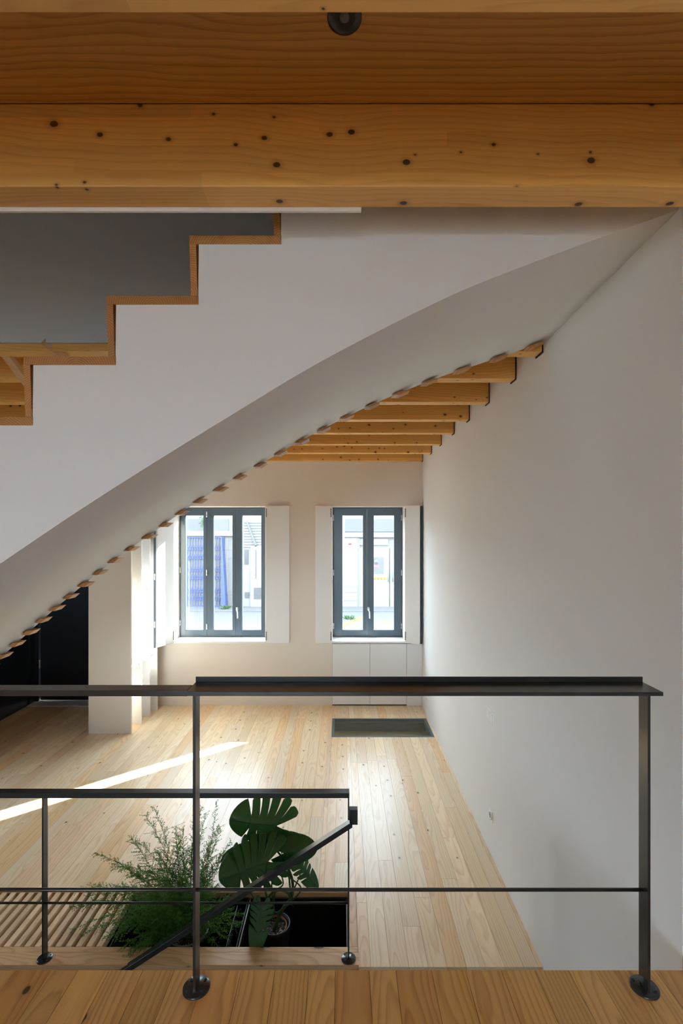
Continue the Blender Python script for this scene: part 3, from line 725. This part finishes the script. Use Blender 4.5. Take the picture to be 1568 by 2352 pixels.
# ------------------------------------------------------------------ plants
def leaf_material(name, c1, c2, rough=0.32, trans=0.3):
    m, nt, b = new_mat(name)
    tc = N(nt, 'ShaderNodeTexCoord'); n = N(nt, 'ShaderNodeTexNoise', Scale=14.0, Detail=2.0); L(nt, tc.outputs['Object'], n.inputs['Vector'])
    oi = N(nt, 'ShaderNodeObjectInfo')
    f_ = math_node(nt, 'ADD', math_node(nt, 'MULTIPLY', n.outputs['Fac'], 0.6), math_node(nt, 'MULTIPLY', oi.outputs['Random'], 0.4))
    L(nt, mix(nt, f_, c1, c2), b.inputs['Base Color']); b.inputs['Roughness'].default_value = rough
    tl = N(nt, 'ShaderNodeBsdfTranslucent'); L(nt, mix(nt, 1.0, b.inputs['Base Color'].links[0].from_socket, (1.3, 1.5, 0.6), 'MULTIPLY'), tl.inputs['Color'])
    ms = N(nt, 'ShaderNodeMixShader', Fac=trans); L(nt, b.outputs[0], ms.inputs[1]); L(nt, tl.outputs[0], ms.inputs[2])
    L(nt, ms.outputs[0], nt.nodes['Material Output'].inputs['Surface'])
    return m
M['leaf'] = leaf_material('monstera_leaf', (0.030, 0.105, 0.036), (0.062, 0.20, 0.060), 0.24)
M['vein'] = leaf_material('leaf_vein', (0.05, 0.13, 0.04), (0.06, 0.16, 0.05))
M['stem'] = leaf_material('green_stem', (0.035, 0.085, 0.022), (0.06, 0.13, 0.04), 0.45)
M['needle'] = leaf_material('fern_needle', (0.065, 0.19, 0.030), (0.13, 0.33, 0.06), 0.5)
M['twig'] = leaf_material('fern_twig', (0.10, 0.12, 0.05), (0.13, 0.15, 0.07), 0.6)
M['terracotta'] = paint('terracotta', (0.36, 0.13, 0.06), 0.7, tex=0.1)
M['pot_black'] = paint('black_pot', (0.012, 0.012, 0.013), 0.5)
M['pot_rim'] = paint('pale_pot_rim', (0.35, 0.36, 0.36), 0.4)
def soil_mat():
    m, nt, b = new_mat('potting_soil')
    tc = N(nt, 'ShaderNodeTexCoord'); v = N(nt, 'ShaderNodeTexVoronoi', Scale=150.0); L(nt, tc.outputs['Object'], v.inputs['Vector'])
    sp = N(nt, 'ShaderNodeSeparateXYZ'); L(nt, v.outputs['Color'], sp.inputs[0])
    L(nt, ramp(nt, sp.outputs[0], [(0.0, (0.008, 0.006, 0.005)), (0.6, (0.035, 0.024, 0.017)), (0.86, (0.06, 0.045, 0.035)), (0.9, (0.34, 0.32, 0.30)), (1.0, (0.5, 0.47, 0.44))]), b.inputs['Base Color'])
    b.inputs['Roughness'].default_value = 0.9; bump(nt, b, v.outputs['Distance'], 0.8, 0.01); return m
M['soil'] = soil_mat()

def bez(a, b, c, n=14):
    a, b, c = Vector(a), Vector(b), Vector(c)
    return [(1-t)**2*a + 2*t*(1-t)*b + t*t*c for t in (i/n for i in range(n+1))]

# --- monstera
FLOOR_P = -0.394
mp = at(632, 2121, 3.075)
mo = empty('monstera_plant', (mp.x, mp.y, FLOOR_P), 'monstera with split glossy leaves in a dark round pot inside the black trough', 'potted plant')
pr, ph = 0.092, 0.30
zt = mp.z; cx, cy = mp.x, mp.y
m = MB(); m.lathe([(0.0, FLOOR_P), (pr*.80, FLOOR_P), (pr, zt-0.03), (pr+0.004, zt), (pr, zt+0.003), (pr-0.006, zt), (pr-0.01, zt-0.05), (0, zt-0.06)], (cx, cy, 0), 40); pot = m.build('pot', M['pot_black'], mo)
m = MB(); m.lathe([(pr-0.018, zt-0.05), (pr-0.018, zt-0.012), (pr-0.012, zt-0.010), (pr-0.0115, zt-0.05)], (cx-0.006, cy+0.002, 0), 40); m.build('inner_pot', M['terracotta'], pot, label='terracotta inner pot')
m = MB()
for i in range(9):
    for k2 in range(28):
        pass
vs = []; fs = []; NR, NS = 8, 28
for i in range(NR+1):
    for k2 in range(NS):
        an = 2*math.pi*k2/NS; rr = (pr-0.019)*i/NR
        vs.append((cx-0.006+rr*math.cos(an), cy+0.002+rr*math.sin(an), zt-0.022+R.uniform(-.004, .004)))
for i in range(NR):
    for k2 in range(NS):
        fs.append((i*NS+k2, i*NS+(k2+1) % NS, (i+1)*NS+(k2+1) % NS, (i+1)*NS+k2))
MB().add(vs, fs, True).build('soil', M['soil'], mo, kind='stuff')

def monstera_leaf(base, tip, normal, wid=1.0, cuts=(1, 1), droop=0.18, fold=0.25, nf=6, rough_seed=0, bright=None, label=None, slit=0.55):
    """heart-shaped blade of separate fingers joined near the midrib"""
    rr = random.Random(rough_seed)
    base, tip = Vector(base), Vector(tip); d = tip-base; Lg = d.length; ey = d.normalized()
    nz = Vector(normal); nz = (nz - ey*nz.dot(ey)).normalized(); ex = ey.cross(nz)
    def radius(phi):      # phi 0 tip .. pi back lobe
        c = math.cos(phi)
        if phi < math.pi/2: r = 1.0/math.sqrt((c/1.0)**2 + (math.sin(phi)/(0.56*wid))**2) * (1 - 0.10*math.sin(2*phi))
        else: r = 0.56*wid*(1 - 0.12*((phi-math.pi/2)/(math.pi/2)))
        return r
    PH = math.radians(158)
    def origin(phi): return 0.80*max(0.0, 1-phi/math.radians(150))**1.35
    vs = []; fs = []
    def put(x, y):
        # local blade coordinates -> bent 3-D
        z = -droop*Lg*(max(y, 0)**2) - fold*Lg*(math.sqrt(x*x+0.0016)-0.04) - 0.25*droop*Lg*(abs(x)**1.5)
        return base + ex*(x*Lg) + ey*(y*Lg) + nz*z
    NU, NV = 6, 9
    for side in (-1, 1):
        has = cuts[0] if side < 0 else cuts[1]
        edges = [0.0] + [PH*(0.10+0.90*((i+1)/nf)**1.05) for i in range(nf)]
        for i in range(nf):
            p0, p1 = edges[i], edges[i+1]
            st_ = len(vs)
            gl = 0.0 if i == 0 or not has else rr.uniform(0.14, 0.26) * (0.3 if i == nf-1 else 1)
            gr_ = 0.0 if i == nf-1 or not has else rr.uniform(0.05, 0.13) * (0.3 if i == nf-2 else 1)
            vstart = slit*rr.uniform(0.75, 1.0)
            for v in range(NV+1):
                tv = v/NV
                op = 0.0 if tv < vstart*0.7 else min(1.0, (tv-vstart*0.7)/(1-vstart*0.7))**0.6
                for u in range(NU+1):
                    tu = u/NU
                    ua = gl*op + tu*(1-(gl+gr_)*op)
                    phi = p0 + (p1-p0)*ua
                    rm = radius(phi)
                    endr = 1.0 - (0.13*(2*tu-1)**4 + 0.05*(1-tu)) * (1 if has and 0 < i else 0.2)
                    ox = origin(phi)
                    ex_, ey_ = rm*math.sin(phi), rm*math.cos(phi)
                    # fingers sweep forward
                    sweep = 0.09*math.sin(phi)*tv*tv*has
                    t2 = tv*endr
                    x = side*(ex_*t2 + (0.0))
                    y = ox + (ey_-ox)*t2 + sweep
                    vs.append(put(x, y))
            for v in range(NV):
                for u in range(NU):
                    a_ = st_+v*(NU+1)+u
                    q = (a_, a_+1, a_+NU+2, a_+NU+1)
                    fs.append(q if side > 0 else q[::-1])
    mb = MB(); mb.add(vs, fs, True)
    me = mb.mesh('leaf', base, fix=False)
    bm = bmesh.new(); bm.from_mesh(me); bmesh.ops.remove_doubles(bm, verts=bm.verts, dist=Lg*0.004); bmesh.ops.recalc_face_normals(bm, faces=bm.faces)
    for f_ in bm.faces: f_.smooth = True
    bm.to_mesh(me); bm.free()
    o = link('leaf', me, M['leaf'], mo, base)
    if label: o['label'] = label
    sol = o.modifiers.new('thickness', 'SOLIDIFY'); sol.thickness = 0.0012
    m = MB(); m.tube([put(0, -0.02 + 0.95*i/10) + nz*0.0008 for i in range(11)], 0.0024, 6, 0.0008)
    m.build('midrib', M['vein'], o, base)
    return o
LB = {}
monstera_leaf(at(634, 1897, 3.06), at(525, 1889, 3.00), (0.0, -1.0, 0.08), wid=1.10, droop=0.10, fold=0.52, nf=6, rough_seed=3, label='highest leaf, split and tilted up')
monstera_leaf(at(614, 1981, 2.98), at(499, 2030, 2.93), (-0.05, -1.0, 0.15), wid=1.12, droop=0.14, fold=0.45, nf=7, rough_seed=5, label='large split leaf reaching left')
monstera_leaf(at(602, 1975, 3.06), at(503, 1984, 3.05), (-0.1, -0.95, 0.1), wid=0.82, droop=0.12, fold=0.3, cuts=(0, 0), nf=5, rough_seed=9, label='uncut leaf behind the large split leaf')
monstera_leaf(at(652, 1960, 3.06), at(727, 1953, 3.03), (0.10, -1.0, 0.1), wid=1.0, droop=0.14, fold=0.45, cuts=(0, 0), nf=5, rough_seed=12, label='uncut leaf on the right behind the sloping handrail')
monstera_leaf(at(688, 1984, 3.10), at(733, 2044, 3.05), (0.35, -0.75, 0.55), wid=0.62, droop=0.12, fold=0.45, cuts=(1, 1), nf=5, rough_seed=14, slit=0.4, label='small drooping split leaf on the right')
monstera_leaf(at(601, 2082, 2.93), at(583, 2196, 2.86), (-0.1, -0.9, 0.35), wid=0.56, droop=-0.02, fold=0.25, cuts=(1, 1), nf=6, rough_seed=21, slit=0.35, label='lowest leaf hanging down in front of the pot')
soil_c = Vector((cx, cy, zt-0.02))
def stem(pts, r0, r1, name='stem'):
    m = MB(); P = [Vector(p) for p in pts]; out = []
    for i in range(len(P)-1):          # Catmull-Rom through the points
        p0, p1, p2, p3 = P[max(i-1, 0)], P[i], P[i+1], P[min(i+2, len(P)-1)]
        for k2 in range(8):
            t = k2/8
            out.append(0.5*((2*p1)+(-p0+p2)*t+(2*p0-5*p1+4*p2-p3)*t*t+(-p0+3*p1-3*p2+p3)*t**3))
    out.append(P[-1]); m.tube(out, r0, 8, r1); return m.build(name, M['stem'], mo)
s0 = soil_c + Vector((-0.005, -0.01, -0.01))
stem([s0, at(648, 2090, 3.05), at(668, 2062, 3.06), at(672, 2030, 3.08), at(664, 2000, 3.08), at(648, 1970, 3.08), at(632, 1946, 3.08), at(631, 1915, 3.07), at(634, 1897, 3.06)], 0.0125, 0.0035)
stem([at(628, 1950, 3.08), at(640, 1925, 3.08), at(638, 1900, 3.07)], 0.005, 0.002)
stem([at(622, 2105, 3.05), at(618, 2060, 3.03), at(640, 2045, 3.02), at(662, 2052, 3.05), at(667, 2070, 3.07)], 0.008, 0.007)
stem([at(618, 2100, 3.04), at(612, 2060, 3.02), at(606, 2030, 3.0), at(612, 2000, 2.98), at(614, 1981, 2.98)], 0.0065, 0.003)
stem([at(626, 2100, 3.05), at(632, 2050, 3.05), at(650, 2030, 3.06), at(640, 2000, 3.08), at(622, 1990, 3.07), at(610, 1985, 3.06)], 0.006, 0.003)
stem([at(668, 2060, 3.07), at(662, 2005, 3.10), at(652, 1975, 3.09), at(646, 1957, 3.06)], 0.0065, 0.003)
stem([at(660, 2080, 3.07), at(676, 2040, 3.11), at(690, 2005, 3.12), at(688, 1984, 3.10)], 0.006, 0.0025)
stem([at(636, 2098, 3.04), at(690, 2046, 3.06), at(668, 2018, 3.06), at(640, 2002, 3.05)], 0.006, 0.003)
stem([at(615, 2106, 3.02), at(606, 2086, 2.99), at(602, 2078, 2.95), at(601, 2082, 2.93)], 0.005, 0.003)
stem([at(612, 2100, 3.02), at(596, 2076, 2.99), at(578, 2055, 2.97), at(566, 2040, 2.96)], 0.006, 0.002)
stem([at(630, 2095, 3.05), at(624, 2040, 3.06), at(628, 2000, 3.08), at(640, 1972, 3.08)], 0.005, 0.004)
for pts in ([at(652, 2080, 3.03), at(668, 2078, 3.0), at(676, 2088, 2.99)],):
    stem(pts, 0.0025, 0.001, 'aerial_root')

# --- asparagus fern
fp = at(432, 2118, 3.06)
fe = empty('asparagus_fern', (fp.x, fp.y, FLOOR_P), 'feathery asparagus fern spilling from a grey pot over the slat grate', 'potted plant')
fx, fy, fz = fp.x, fp.y, -0.05
pr = 0.128
m = MB(); m.lathe([(0.0, FLOOR_P), (pr*.80, FLOOR_P), (pr-0.004, fz-0.012), (pr-0.004, fz-0.03), (pr-0.012, fz-0.03), (pr-0.016, fz-0.05), (0, fz-0.055)], (fx, fy, 0), 44); pot = m.build('pot', M['pot_grey'], fe)
m = MB(); m.lathe([(pr-0.004, fz-0.012), (pr+0.002, fz-0.002), (pr-0.002, fz), (pr-0.007, fz-0.003), (pr-0.010, fz-0.014)], (fx, fy, 0), 44); m.build('pot_rim', M['pot_rim'], pot, label='pale rim')
m = MB(); m.lathe([(0.0, fz-0.030), (pr-0.013, fz-0.035)], (fx, fy, 0), 30); m.build('soil', M['soil'], fe)
FR = random.Random(5)
nv = []; nf_ = []; tw = MB()
def needle_tuft(p, d, ln, n):
    for _ in range(n):
        v = Vector((FR.gauss(0, 1), FR.gauss(0, 1), FR.gauss(0, 0.8))) + d*1.0
        v.normalize(); q = p + v*ln*FR.uniform(0.6, 1.1)
        s = v.cross(Vector((FR.uniform(-1, 1), FR.uniform(-1, 1), FR.uniform(-1, 1))))
        if s.length < 1e-3: continue
        s = s.normalized()*0.0016; k = len(nv); md = p.lerp(q, 0.45)
        nv.extend((tuple(p), tuple(md+s), tuple(q), tuple(md-s))); nf_.append((k, k+1, k+2, k+3))
def frond(base, tip, arch, side_len, dens=1.0, thick=0.0015, bare=0.25):
    base, tip = Vector(base), Vector(tip)
    mid = (base+tip)/2 + Vector((FR.uniform(-.03, .03), FR.uniform(-.03, .03), arch))
    pts = bez(base, mid, tip, 16); tw.tube(pts, thick, 4, 0.0006, cap=False)
    nb = int((tip-base).length*75*dens)+6
    for i in range(nb):
        t = bare + (1-bare)*(i+FR.random())/nb; j = min(15, int(t*16)); p = pts[j].lerp(pts[j+1], t*16-j)
        ax = (pts[j+1]-pts[j]).normalized()
        v = Vector((FR.gauss(0, 1), FR.gauss(0, 1), FR.gauss(0, 0.55))); v = v - ax*v.dot(ax)
        if v.length < 1e-3: continue
        v = (v.normalized() + ax*0.9).normalized()
        ln = 1.25*side_len*(1.05-0.75*t)*FR.uniform(0.5, 1.1); e = p+v*ln+Vector((0, 0, -0.12*ln))
        n = max(2, int(ln/0.009))
        for q in range(n+1):
            c = p.lerp(e, q/n); needle_tuft(c, v, 0.0105, 4)
        tw.tube([p, e], 0.0006, 3, 0.0004, cap=False)
fb = lambda: Vector((fx+FR.uniform(-.05, .05), fy+FR.uniform(-.05, .05), fz-0.03))
targets = [ # px, py, depth, arch, side length, density, bare
 (333,1872,3.12,.10,.085,0.8,.35),(216,1960,3.05,.22,.06,0.8,.40),(262,1985,3.0,.2,.09,0.9,.3),(300,1925,3.2,.2,.09,.9,.3),(356,1955,3.1,.16,.09,1.0,.25),
 (450,1850,3.15,.06,.07,0.7,.4),(472,1868,3.25,.06,.07,0.7,.4),(498,1842,3.22,.05,.05,0.5,.45),(505,1900,3.2,.08,.08,.9,.3),(420,1900,3.18,.08,.08,.9,.35),
 (405,1935,3.1,.08,.10,1.1,.2),(440,1940,3.05,.06,.10,1.2,.15),(480,1935,3.1,.06,.10,1.2,.15),(510,1960,3.12,.08,.09,1.1,.2),(530,1930,3.2,.08,.06,.7,.35),
 (340,2000,2.95,.14,.11,1.2,.2),(300,2010,3.1,.2,.11,1.1,.2),(380,1990,3.0,.10,.11,1.2,.15),(255,2040,3.0,.2,.09,1.0,.3),
 (160,2085,3.05,.22,.08,0.9,.4),(140,2150,2.98,.22,.06,0.7,.45),(185,2150,2.95,.2,.07,0.9,.4),(200,2060,3.1,.22,.08,.9,.4),(235,2110,2.95,.2,.10,1.0,.3),(250,2160,2.9,.18,.09,1.0,.3),
 (245,2225,2.80,.2,.06,1.0,.3),(285,2215,2.78,.18,.06,1.0,.3),(310,2190,2.84,.16,.08,1.0,.3),(275,2180,2.86,.16,.10,1.1,.25),
 (290,2120,2.95,.14,.12,1.2,.2),(320,2150,2.92,.12,.12,1.2,.2),(350,2110,2.95,.10,.12,1.3,.15),(360,2165,2.90,.10,.10,1.2,.15),(340,2060,3.05,.12,.12,1.3,.15),
 (395,2060,2.98,.06,.12,1.3,.1),(430,2020,3.0,.05,.12,1.3,.1),(470,2010,3.05,.05,.12,1.3,.1),(500,2030,3.1,.06,.10,1.2,.15),(530,2090,3.05,.10,.09,1.2,.2),(545,2130,2.98,.12,.07,1.0,.3),
 (515,2140,2.95,.10,.09,1.1,.25),(505,2175,2.90,.10,.06,.9,.35),(540,2060,3.15,.10,.08,1.1,.3),(560,2100,3.1,.12,.06,.9,.4),(410,2100,2.95,.05,.10,1.2,.1),(455,2075,3.2,.05,.12,1.2,.1),(380,2060,3.25,.06,.12,1.2,.1),(300,2080,3.2,.12,.12,1.2,.2)]
for px_, py_, yy, arch, sl, de, ba in targets:
    frond(fb(), at(px_, py_, yy), arch, sl, de, bare=ba)
    if sl > 0.065: frond(fb(), at(px_+FR.uniform(-22, 22), py_+FR.uniform(-18, 22), yy+FR.uniform(-.06, .06)), arch*FR.uniform(.7, 1.1), sl*0.9, de, bare=ba)
# one long bare runner
tw.tube(bez(at(330, 1915, 3.1), at(375, 1912, 3.1), at(425, 1888, 3.15), 12), 0.0009, 4, cap=False)
tw.build('twigs', M['twig'], fe, fix=False, kind='stuff')
me = bpy.data.meshes.new('foliage'); ox, oy, oz = WORLD_LOC[fe]
me.from_pydata([(a-ox, b-oy, c-oz) for a, b, c in nv], [], nf_); me.update()
tag(link('foliage', me, M['needle'], fe, WORLD_LOC[fe]), kind='stuff')

# ------------------------------------------------------------------ the street outside
YE = 16.0
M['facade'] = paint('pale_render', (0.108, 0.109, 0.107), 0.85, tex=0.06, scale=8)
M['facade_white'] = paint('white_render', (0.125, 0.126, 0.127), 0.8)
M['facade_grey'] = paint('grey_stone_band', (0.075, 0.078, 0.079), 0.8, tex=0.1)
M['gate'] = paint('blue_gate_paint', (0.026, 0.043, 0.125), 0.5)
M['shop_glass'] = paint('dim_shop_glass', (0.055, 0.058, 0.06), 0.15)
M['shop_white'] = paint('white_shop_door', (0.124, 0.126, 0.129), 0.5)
M['dark_panel'] = paint('dark_door_panel', (0.05, 0.05, 0.053), 0.4)
M['red'] = paint('red_sign', (0.16, 0.025, 0.045), 0.5)
M['pink'] = paint('pink_sign', (0.16, 0.06, 0.08), 0.5)
M['violet'] = paint('violet_sign', (0.06, 0.04, 0.11), 0.5)
M['yellow'] = paint('yellow_paint', (0.17, 0.13, 0.02), 0.6)
M['orange'] = paint('orange_red_tape', (0.16, 0.03, 0.012), 0.6)
M['weed'] = leaf_material('weed', (0.025, 0.06, 0.02), (0.04, 0.08, 0.03), 0.6)
def cobble_mat():
    m, nt, b = new_mat('street_setts')
    tc = N(nt, 'ShaderNodeTexCoord'); br = N(nt, 'ShaderNodeTexBrick', Scale=6.0, Mortar_Size=0.02)
    br.inputs['Color1'].default_value = (0.075, 0.075, 0.077, 1); br.inputs['Color2'].default_value = (0.06, 0.06, 0.062, 1); br.inputs['Mortar'].default_value = (0.04, 0.04, 0.04, 1)
    L(nt, tc.outputs['Object'], br.inputs['Vector']); L(nt, br.outputs['Color'], b.inputs['Base Color']); b.inputs['Roughness'].default_value = 0.85
    return m
M['setts'] = cobble_mat()
m = MB(); m.box(-40, 40, YO, 15.0, -0.12, -0.02); m.box(-40, 40, 15.0, YE+6, -0.12, 0.0); m.build('street', M['setts'], label='pale street paving seen through the windows', cat='street', kind='structure')
m = MB(); m.box(-60, 60, -60, -6.81, -2.7, -0.1); m.box(-60, XL-0.21, -6.81, YO, -2.7, -0.1); m.build('ground', M['setts'], label='yard ground behind the house', cat='ground', kind='structure')
bd = empty('street_building', (-1.5, YE, 0), 'pale shop building across the street, seen through both windows', 'building')
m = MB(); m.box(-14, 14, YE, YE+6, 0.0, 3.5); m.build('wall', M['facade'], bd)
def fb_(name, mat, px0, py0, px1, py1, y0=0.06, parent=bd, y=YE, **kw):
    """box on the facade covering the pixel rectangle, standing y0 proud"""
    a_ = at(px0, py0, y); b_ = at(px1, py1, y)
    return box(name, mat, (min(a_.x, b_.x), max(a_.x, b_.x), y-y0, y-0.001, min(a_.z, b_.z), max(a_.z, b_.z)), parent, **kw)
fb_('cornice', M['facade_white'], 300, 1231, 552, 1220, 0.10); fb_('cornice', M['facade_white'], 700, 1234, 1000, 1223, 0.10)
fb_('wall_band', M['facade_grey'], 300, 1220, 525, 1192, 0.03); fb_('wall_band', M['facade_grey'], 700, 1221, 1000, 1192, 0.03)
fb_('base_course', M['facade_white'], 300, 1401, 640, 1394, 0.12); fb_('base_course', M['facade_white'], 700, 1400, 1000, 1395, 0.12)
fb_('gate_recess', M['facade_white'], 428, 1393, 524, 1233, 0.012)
# lattice gate: uprights and crossing scissor bars
ga = empty('lattice_gate', at(478, 1393, YE), 'blue folding lattice gate across the street, behind the three-leaf window', 'gate')
g0, g1 = at(430, 1393, YE-0.05), at(515, 1233, YE-0.05)
nu = 14
for i in range(nu+1):
    xx = g0.x + (g1.x-g0.x)*i/nu
    box('upright', M['gate'], (xx-0.012, xx+0.012, YE-0.06, YE-0.035, g0.z, g1.z), ga)
box('gate_rail', M['gate'], (g0.x, g1.x, YE-0.07, YE-0.03, g1.z-0.03, g1.z+0.01), ga); box('gate_rail', M['gate'], (g0.x, g1.x, YE-0.07, YE-0.03, g0.z-0.01, g0.z+0.03), ga)
for zc in (0.84, 0.71, 0.53, 0.42, 0.23, 0.12):
    m = MB(); z_ = g0.z + (g1.z-g0.z)*zc; hw = (g1.x-g0.x)/nu
    for i in range(nu):
        xx = g0.x + hw*i
        for s in (-1, 1): m.obox((xx+hw/2, YE-0.068, z_), Vector((hw/2, 0, s*0.085)), (0, 0.004, 0), Vector((-s*0.085, 0, hw/2)).normalized()*0.009)
    m.build('scissor_bars', M['gate'], ga)
pa, pb, pc, pd = at(513, 1233, YE), at(515, 1233, YE), at(524, 1393, YE), at(513, 1393, YE)
MB().prism([(pd.x, pd.z), (pc.x, pc.z), (pb.x, pb.z), (pa.x, pa.z)], YE-0.34, YE-0.02).build('gate_leaf', M['gate'], ga, label='solid blue wedge at the end of the gate')
# shop front right of the gate
fb_('shop_front', M['shop_white'], 552, 1394, 640, 1180, 0.02)
for i in range(10): fb_('louver', M['facade_grey'], 560, 1200+i*6.2+1.6, 640, 1200+i*6.2, 0.05)
a_, b_ = at(566, 1196, YE-.08), at(588, 1255, YE-.08)
MB().obox((a_+b_)/2, (b_-a_)/2, (0, 0.01, 0), Vector((0.03, 0, 0.012))).build('stay_bar', M['facade_grey'], bd)
fb_('shop_window', M['shop_glass'], 561, 1297, 571, 1262, 0.03); fb_('shop_panel', M['dark_panel'], 562, 1374, 573, 1360, 0.03)
dr2 = empty('shop_door', at(595, 1393, YE), parent=bd)
m = MB(); a_, b_ = at(576, 1393, YE), at(630, 1253, YE)
m.box(a_.x, b_.x, YE-.09, YE-.021, a_.z, b_.z); m.build('door_leaf', M['shop_white'], dr2)
for n_, mt, q in (('door_glass', 'facade_white', (584, 1330, 610, 1262)), ('dark_strip', 'dark_panel', (587.5, 1328, 590, 1262)), ('door_panel', 'dark_panel', (584, 1375, 610, 1349))):
    fb_(n_, M[mt], *q, 0.10 if n_ != 'dark_strip' else 0.104, dr2)
# shop across from window 2
sd = empty('shop_entrance', at(850, 1396, YE), parent=bd)
fb_('side_panel', M['shop_white'], 770, 1395, 823, 1235, 0.04, sd); fb_('door_leaf', M['shop_white'], 826, 1395, 893, 1258, 0.05, sd); fb_('door_leaf', M['shop_white'], 895, 1395, 940, 1258, 0.05, sd); fb_('transom', M['facade_white'], 826, 1252, 891, 1238, 0.04, sd); fb_('post', M['facade'], 822.5, 1395, 826, 1236, 0.07, sd)
for q in ((788, 1361, 820, 1360), (788, 1380, 820, 1379), (788, 1348, 820, 1347)): fb_('groove', M['facade_grey'], *q, 0.043, sd)
fb_('glass_tint', M['facade_grey'], 845, 1318, 881, 1279, 0.053, sd)
m = MB(); c_ = at(803.5, 1248.8, YE-0.045); m.lathe([(0.0, -0.006), (1.0, -0.006), (1.0, 0.0)], (0, 0, 0), 24, 'Y')
m.v = [(c_.x + x_*0.052, c_.y + y_, c_.z + z_*0.032) for x_, y_, z_ in m.v]; m.build('oval_sign', M['red'], sd)
c_ = at(864, 1291, YE-0.058)
m = MB(); m.lathe([(0.0, -0.004), (0.072, -0.004), (0.072, 0.0)], c_, 28, 'Y'); m.build('round_sign', M['violet'], sd)
m = MB(); m.lathe([(0.050, -0.005), (0.066, -0.005), (0.066, -0.0035)], c_, 28, 'Y'); m.tube([c_+Vector((-.035, -.006, .02)), c_+Vector((0, -.006, -.01)), c_+Vector((.035, -.006, .0))], 0.008, 6); m.build('sign_mark', M['facade_white'], sd)
fb_('notice', M['pink'], 858, 1303, 870.5, 1298, 0.058, sd)
fb_('warning_tape', M['yellow'], 857, 1331.5, 891, 1326, 0.056, sd); fb_('warning_tape', M['yellow'], 899, 1331, 912, 1326, 0.056, sd)
for i in range(4):
    c_ = at(860.3+7.6*i, 1329, YE-0.0595); m = MB()
    for s in (-1, 1): m.obox(c_+Vector((0.004, 0, s*0.019)), Vector((0.018, 0, s*0.019)), (0, 0.002, 0), Vector((0.013, 0, 0)))
    m.build('chevron', M['orange'], sd)
for xx in (891.5, 902):
    p0, p1 = at(xx, 1315, YE-.12), at(xx, 1336, YE-.12); m = MB(); m.tube([p0+Vector((0, .07, 0)), p0, p1, p1+Vector((0, .07, 0))], 0.014, 8); m.build('pull_handle', M['frame'], sd)
# unseen fin added outside window 2 to cut the sun through its left pane
m = MB(); m.box(1.19, 1.21, 7.90, 8.19, 1.72, 4.2); m.box(1.19, 1.21, YO, 7.90, 4.0, 4.2); m.build('sun_blocker', M['facade'], label='slim unseen fin added outside the window wall to block the sun', cat='sun blocker', kind='structure')
# street markings and weeds
def strip(name, pts, w, mat, lab, cat, z=-0.018):
    P = [Vector((*p, 0)) for p in pts]; m = MB()
    for a_, b_ in zip(P, P[1:]):
        d_ = b_-a_; n_ = Vector((-d_.y, d_.x, 0)).normalized()*w/2; c_ = (a_+b_)/2; c_.z = z
        m.obox(c_, d_/2*1.02, n_, (0, 0, 0.003))
    return m.build(name, mat, label=lab, cat=cat)
def g(px_, py_): y_ = (EYE+0.02)*F/(py_-PY); return ((px_-PX)/F*y_, y_)
strip('road_marking', [g(770, 1445), g(788, 1438), g(812, 1427), g(831, 1417)], 0.16, M['yellow'], 'bent yellow line painted on the street, seen through the left pane of the two-leaf window', 'road marking')
strip('road_marking', [g(870, 1427), g(915, 1433)], 0.14, M['yellow'], 'faint straight yellow line on the street, seen through the right pane of the two-leaf window', 'road marking')
def weed(px_, py_, wpx, hgt, lab, base_z=0.0):
    y_ = (EYE-base_z)*F/(py_-PY); c_ = at(px_, py_, y_); w_ = wpx/F*y_; rr = random.Random(int(px_)); m = MB()
    for i in range(60):
        p = c_ + Vector((rr.uniform(-w_/2, w_/2), rr.uniform(-.1, .1), 0)); e = p + Vector((rr.uniform(-.1, .1), rr.uniform(-.1, .1), hgt*rr.uniform(.4, 1)))
        s = Vector((0.018, 0.006, 0)); md = p.lerp(e, .6); m.add([p, md+s, e, md-s], [(0, 1, 2, 3)])
    tag(m.build('weeds', M['weed'], fix=False), lab, 'weeds', kind='stuff')
weed(517, 1399, 18, 0.14, 'green weeds at the foot of the blue lattice gate'); weed(802, 1422, 20, 0.12, 'pale weeds on the street near the yellow line', -0.02)

# ivy hanging on the far wall
a_ = at(465, 1186, YE-.12); m = MB(); rr = random.Random(4)
for i in range(26):
    p = a_ + Vector((rr.uniform(-.06, .06), rr.uniform(-.04, .02), -0.012*i)); e = p + Vector((rr.uniform(-.09, .09), -.03, rr.uniform(-.09, 0))); sd_ = Vector((0.03, 0, 0.02)); md = p.lerp(e, .5)
    m.add([p, md+sd_, e, md-sd_], [(0, 1, 2, 3)])
tag(m.build('ivy', M['weed'], fix=False), 'small green ivy trailing on the wall above the blue lattice gate', 'ivy', kind='stuff')
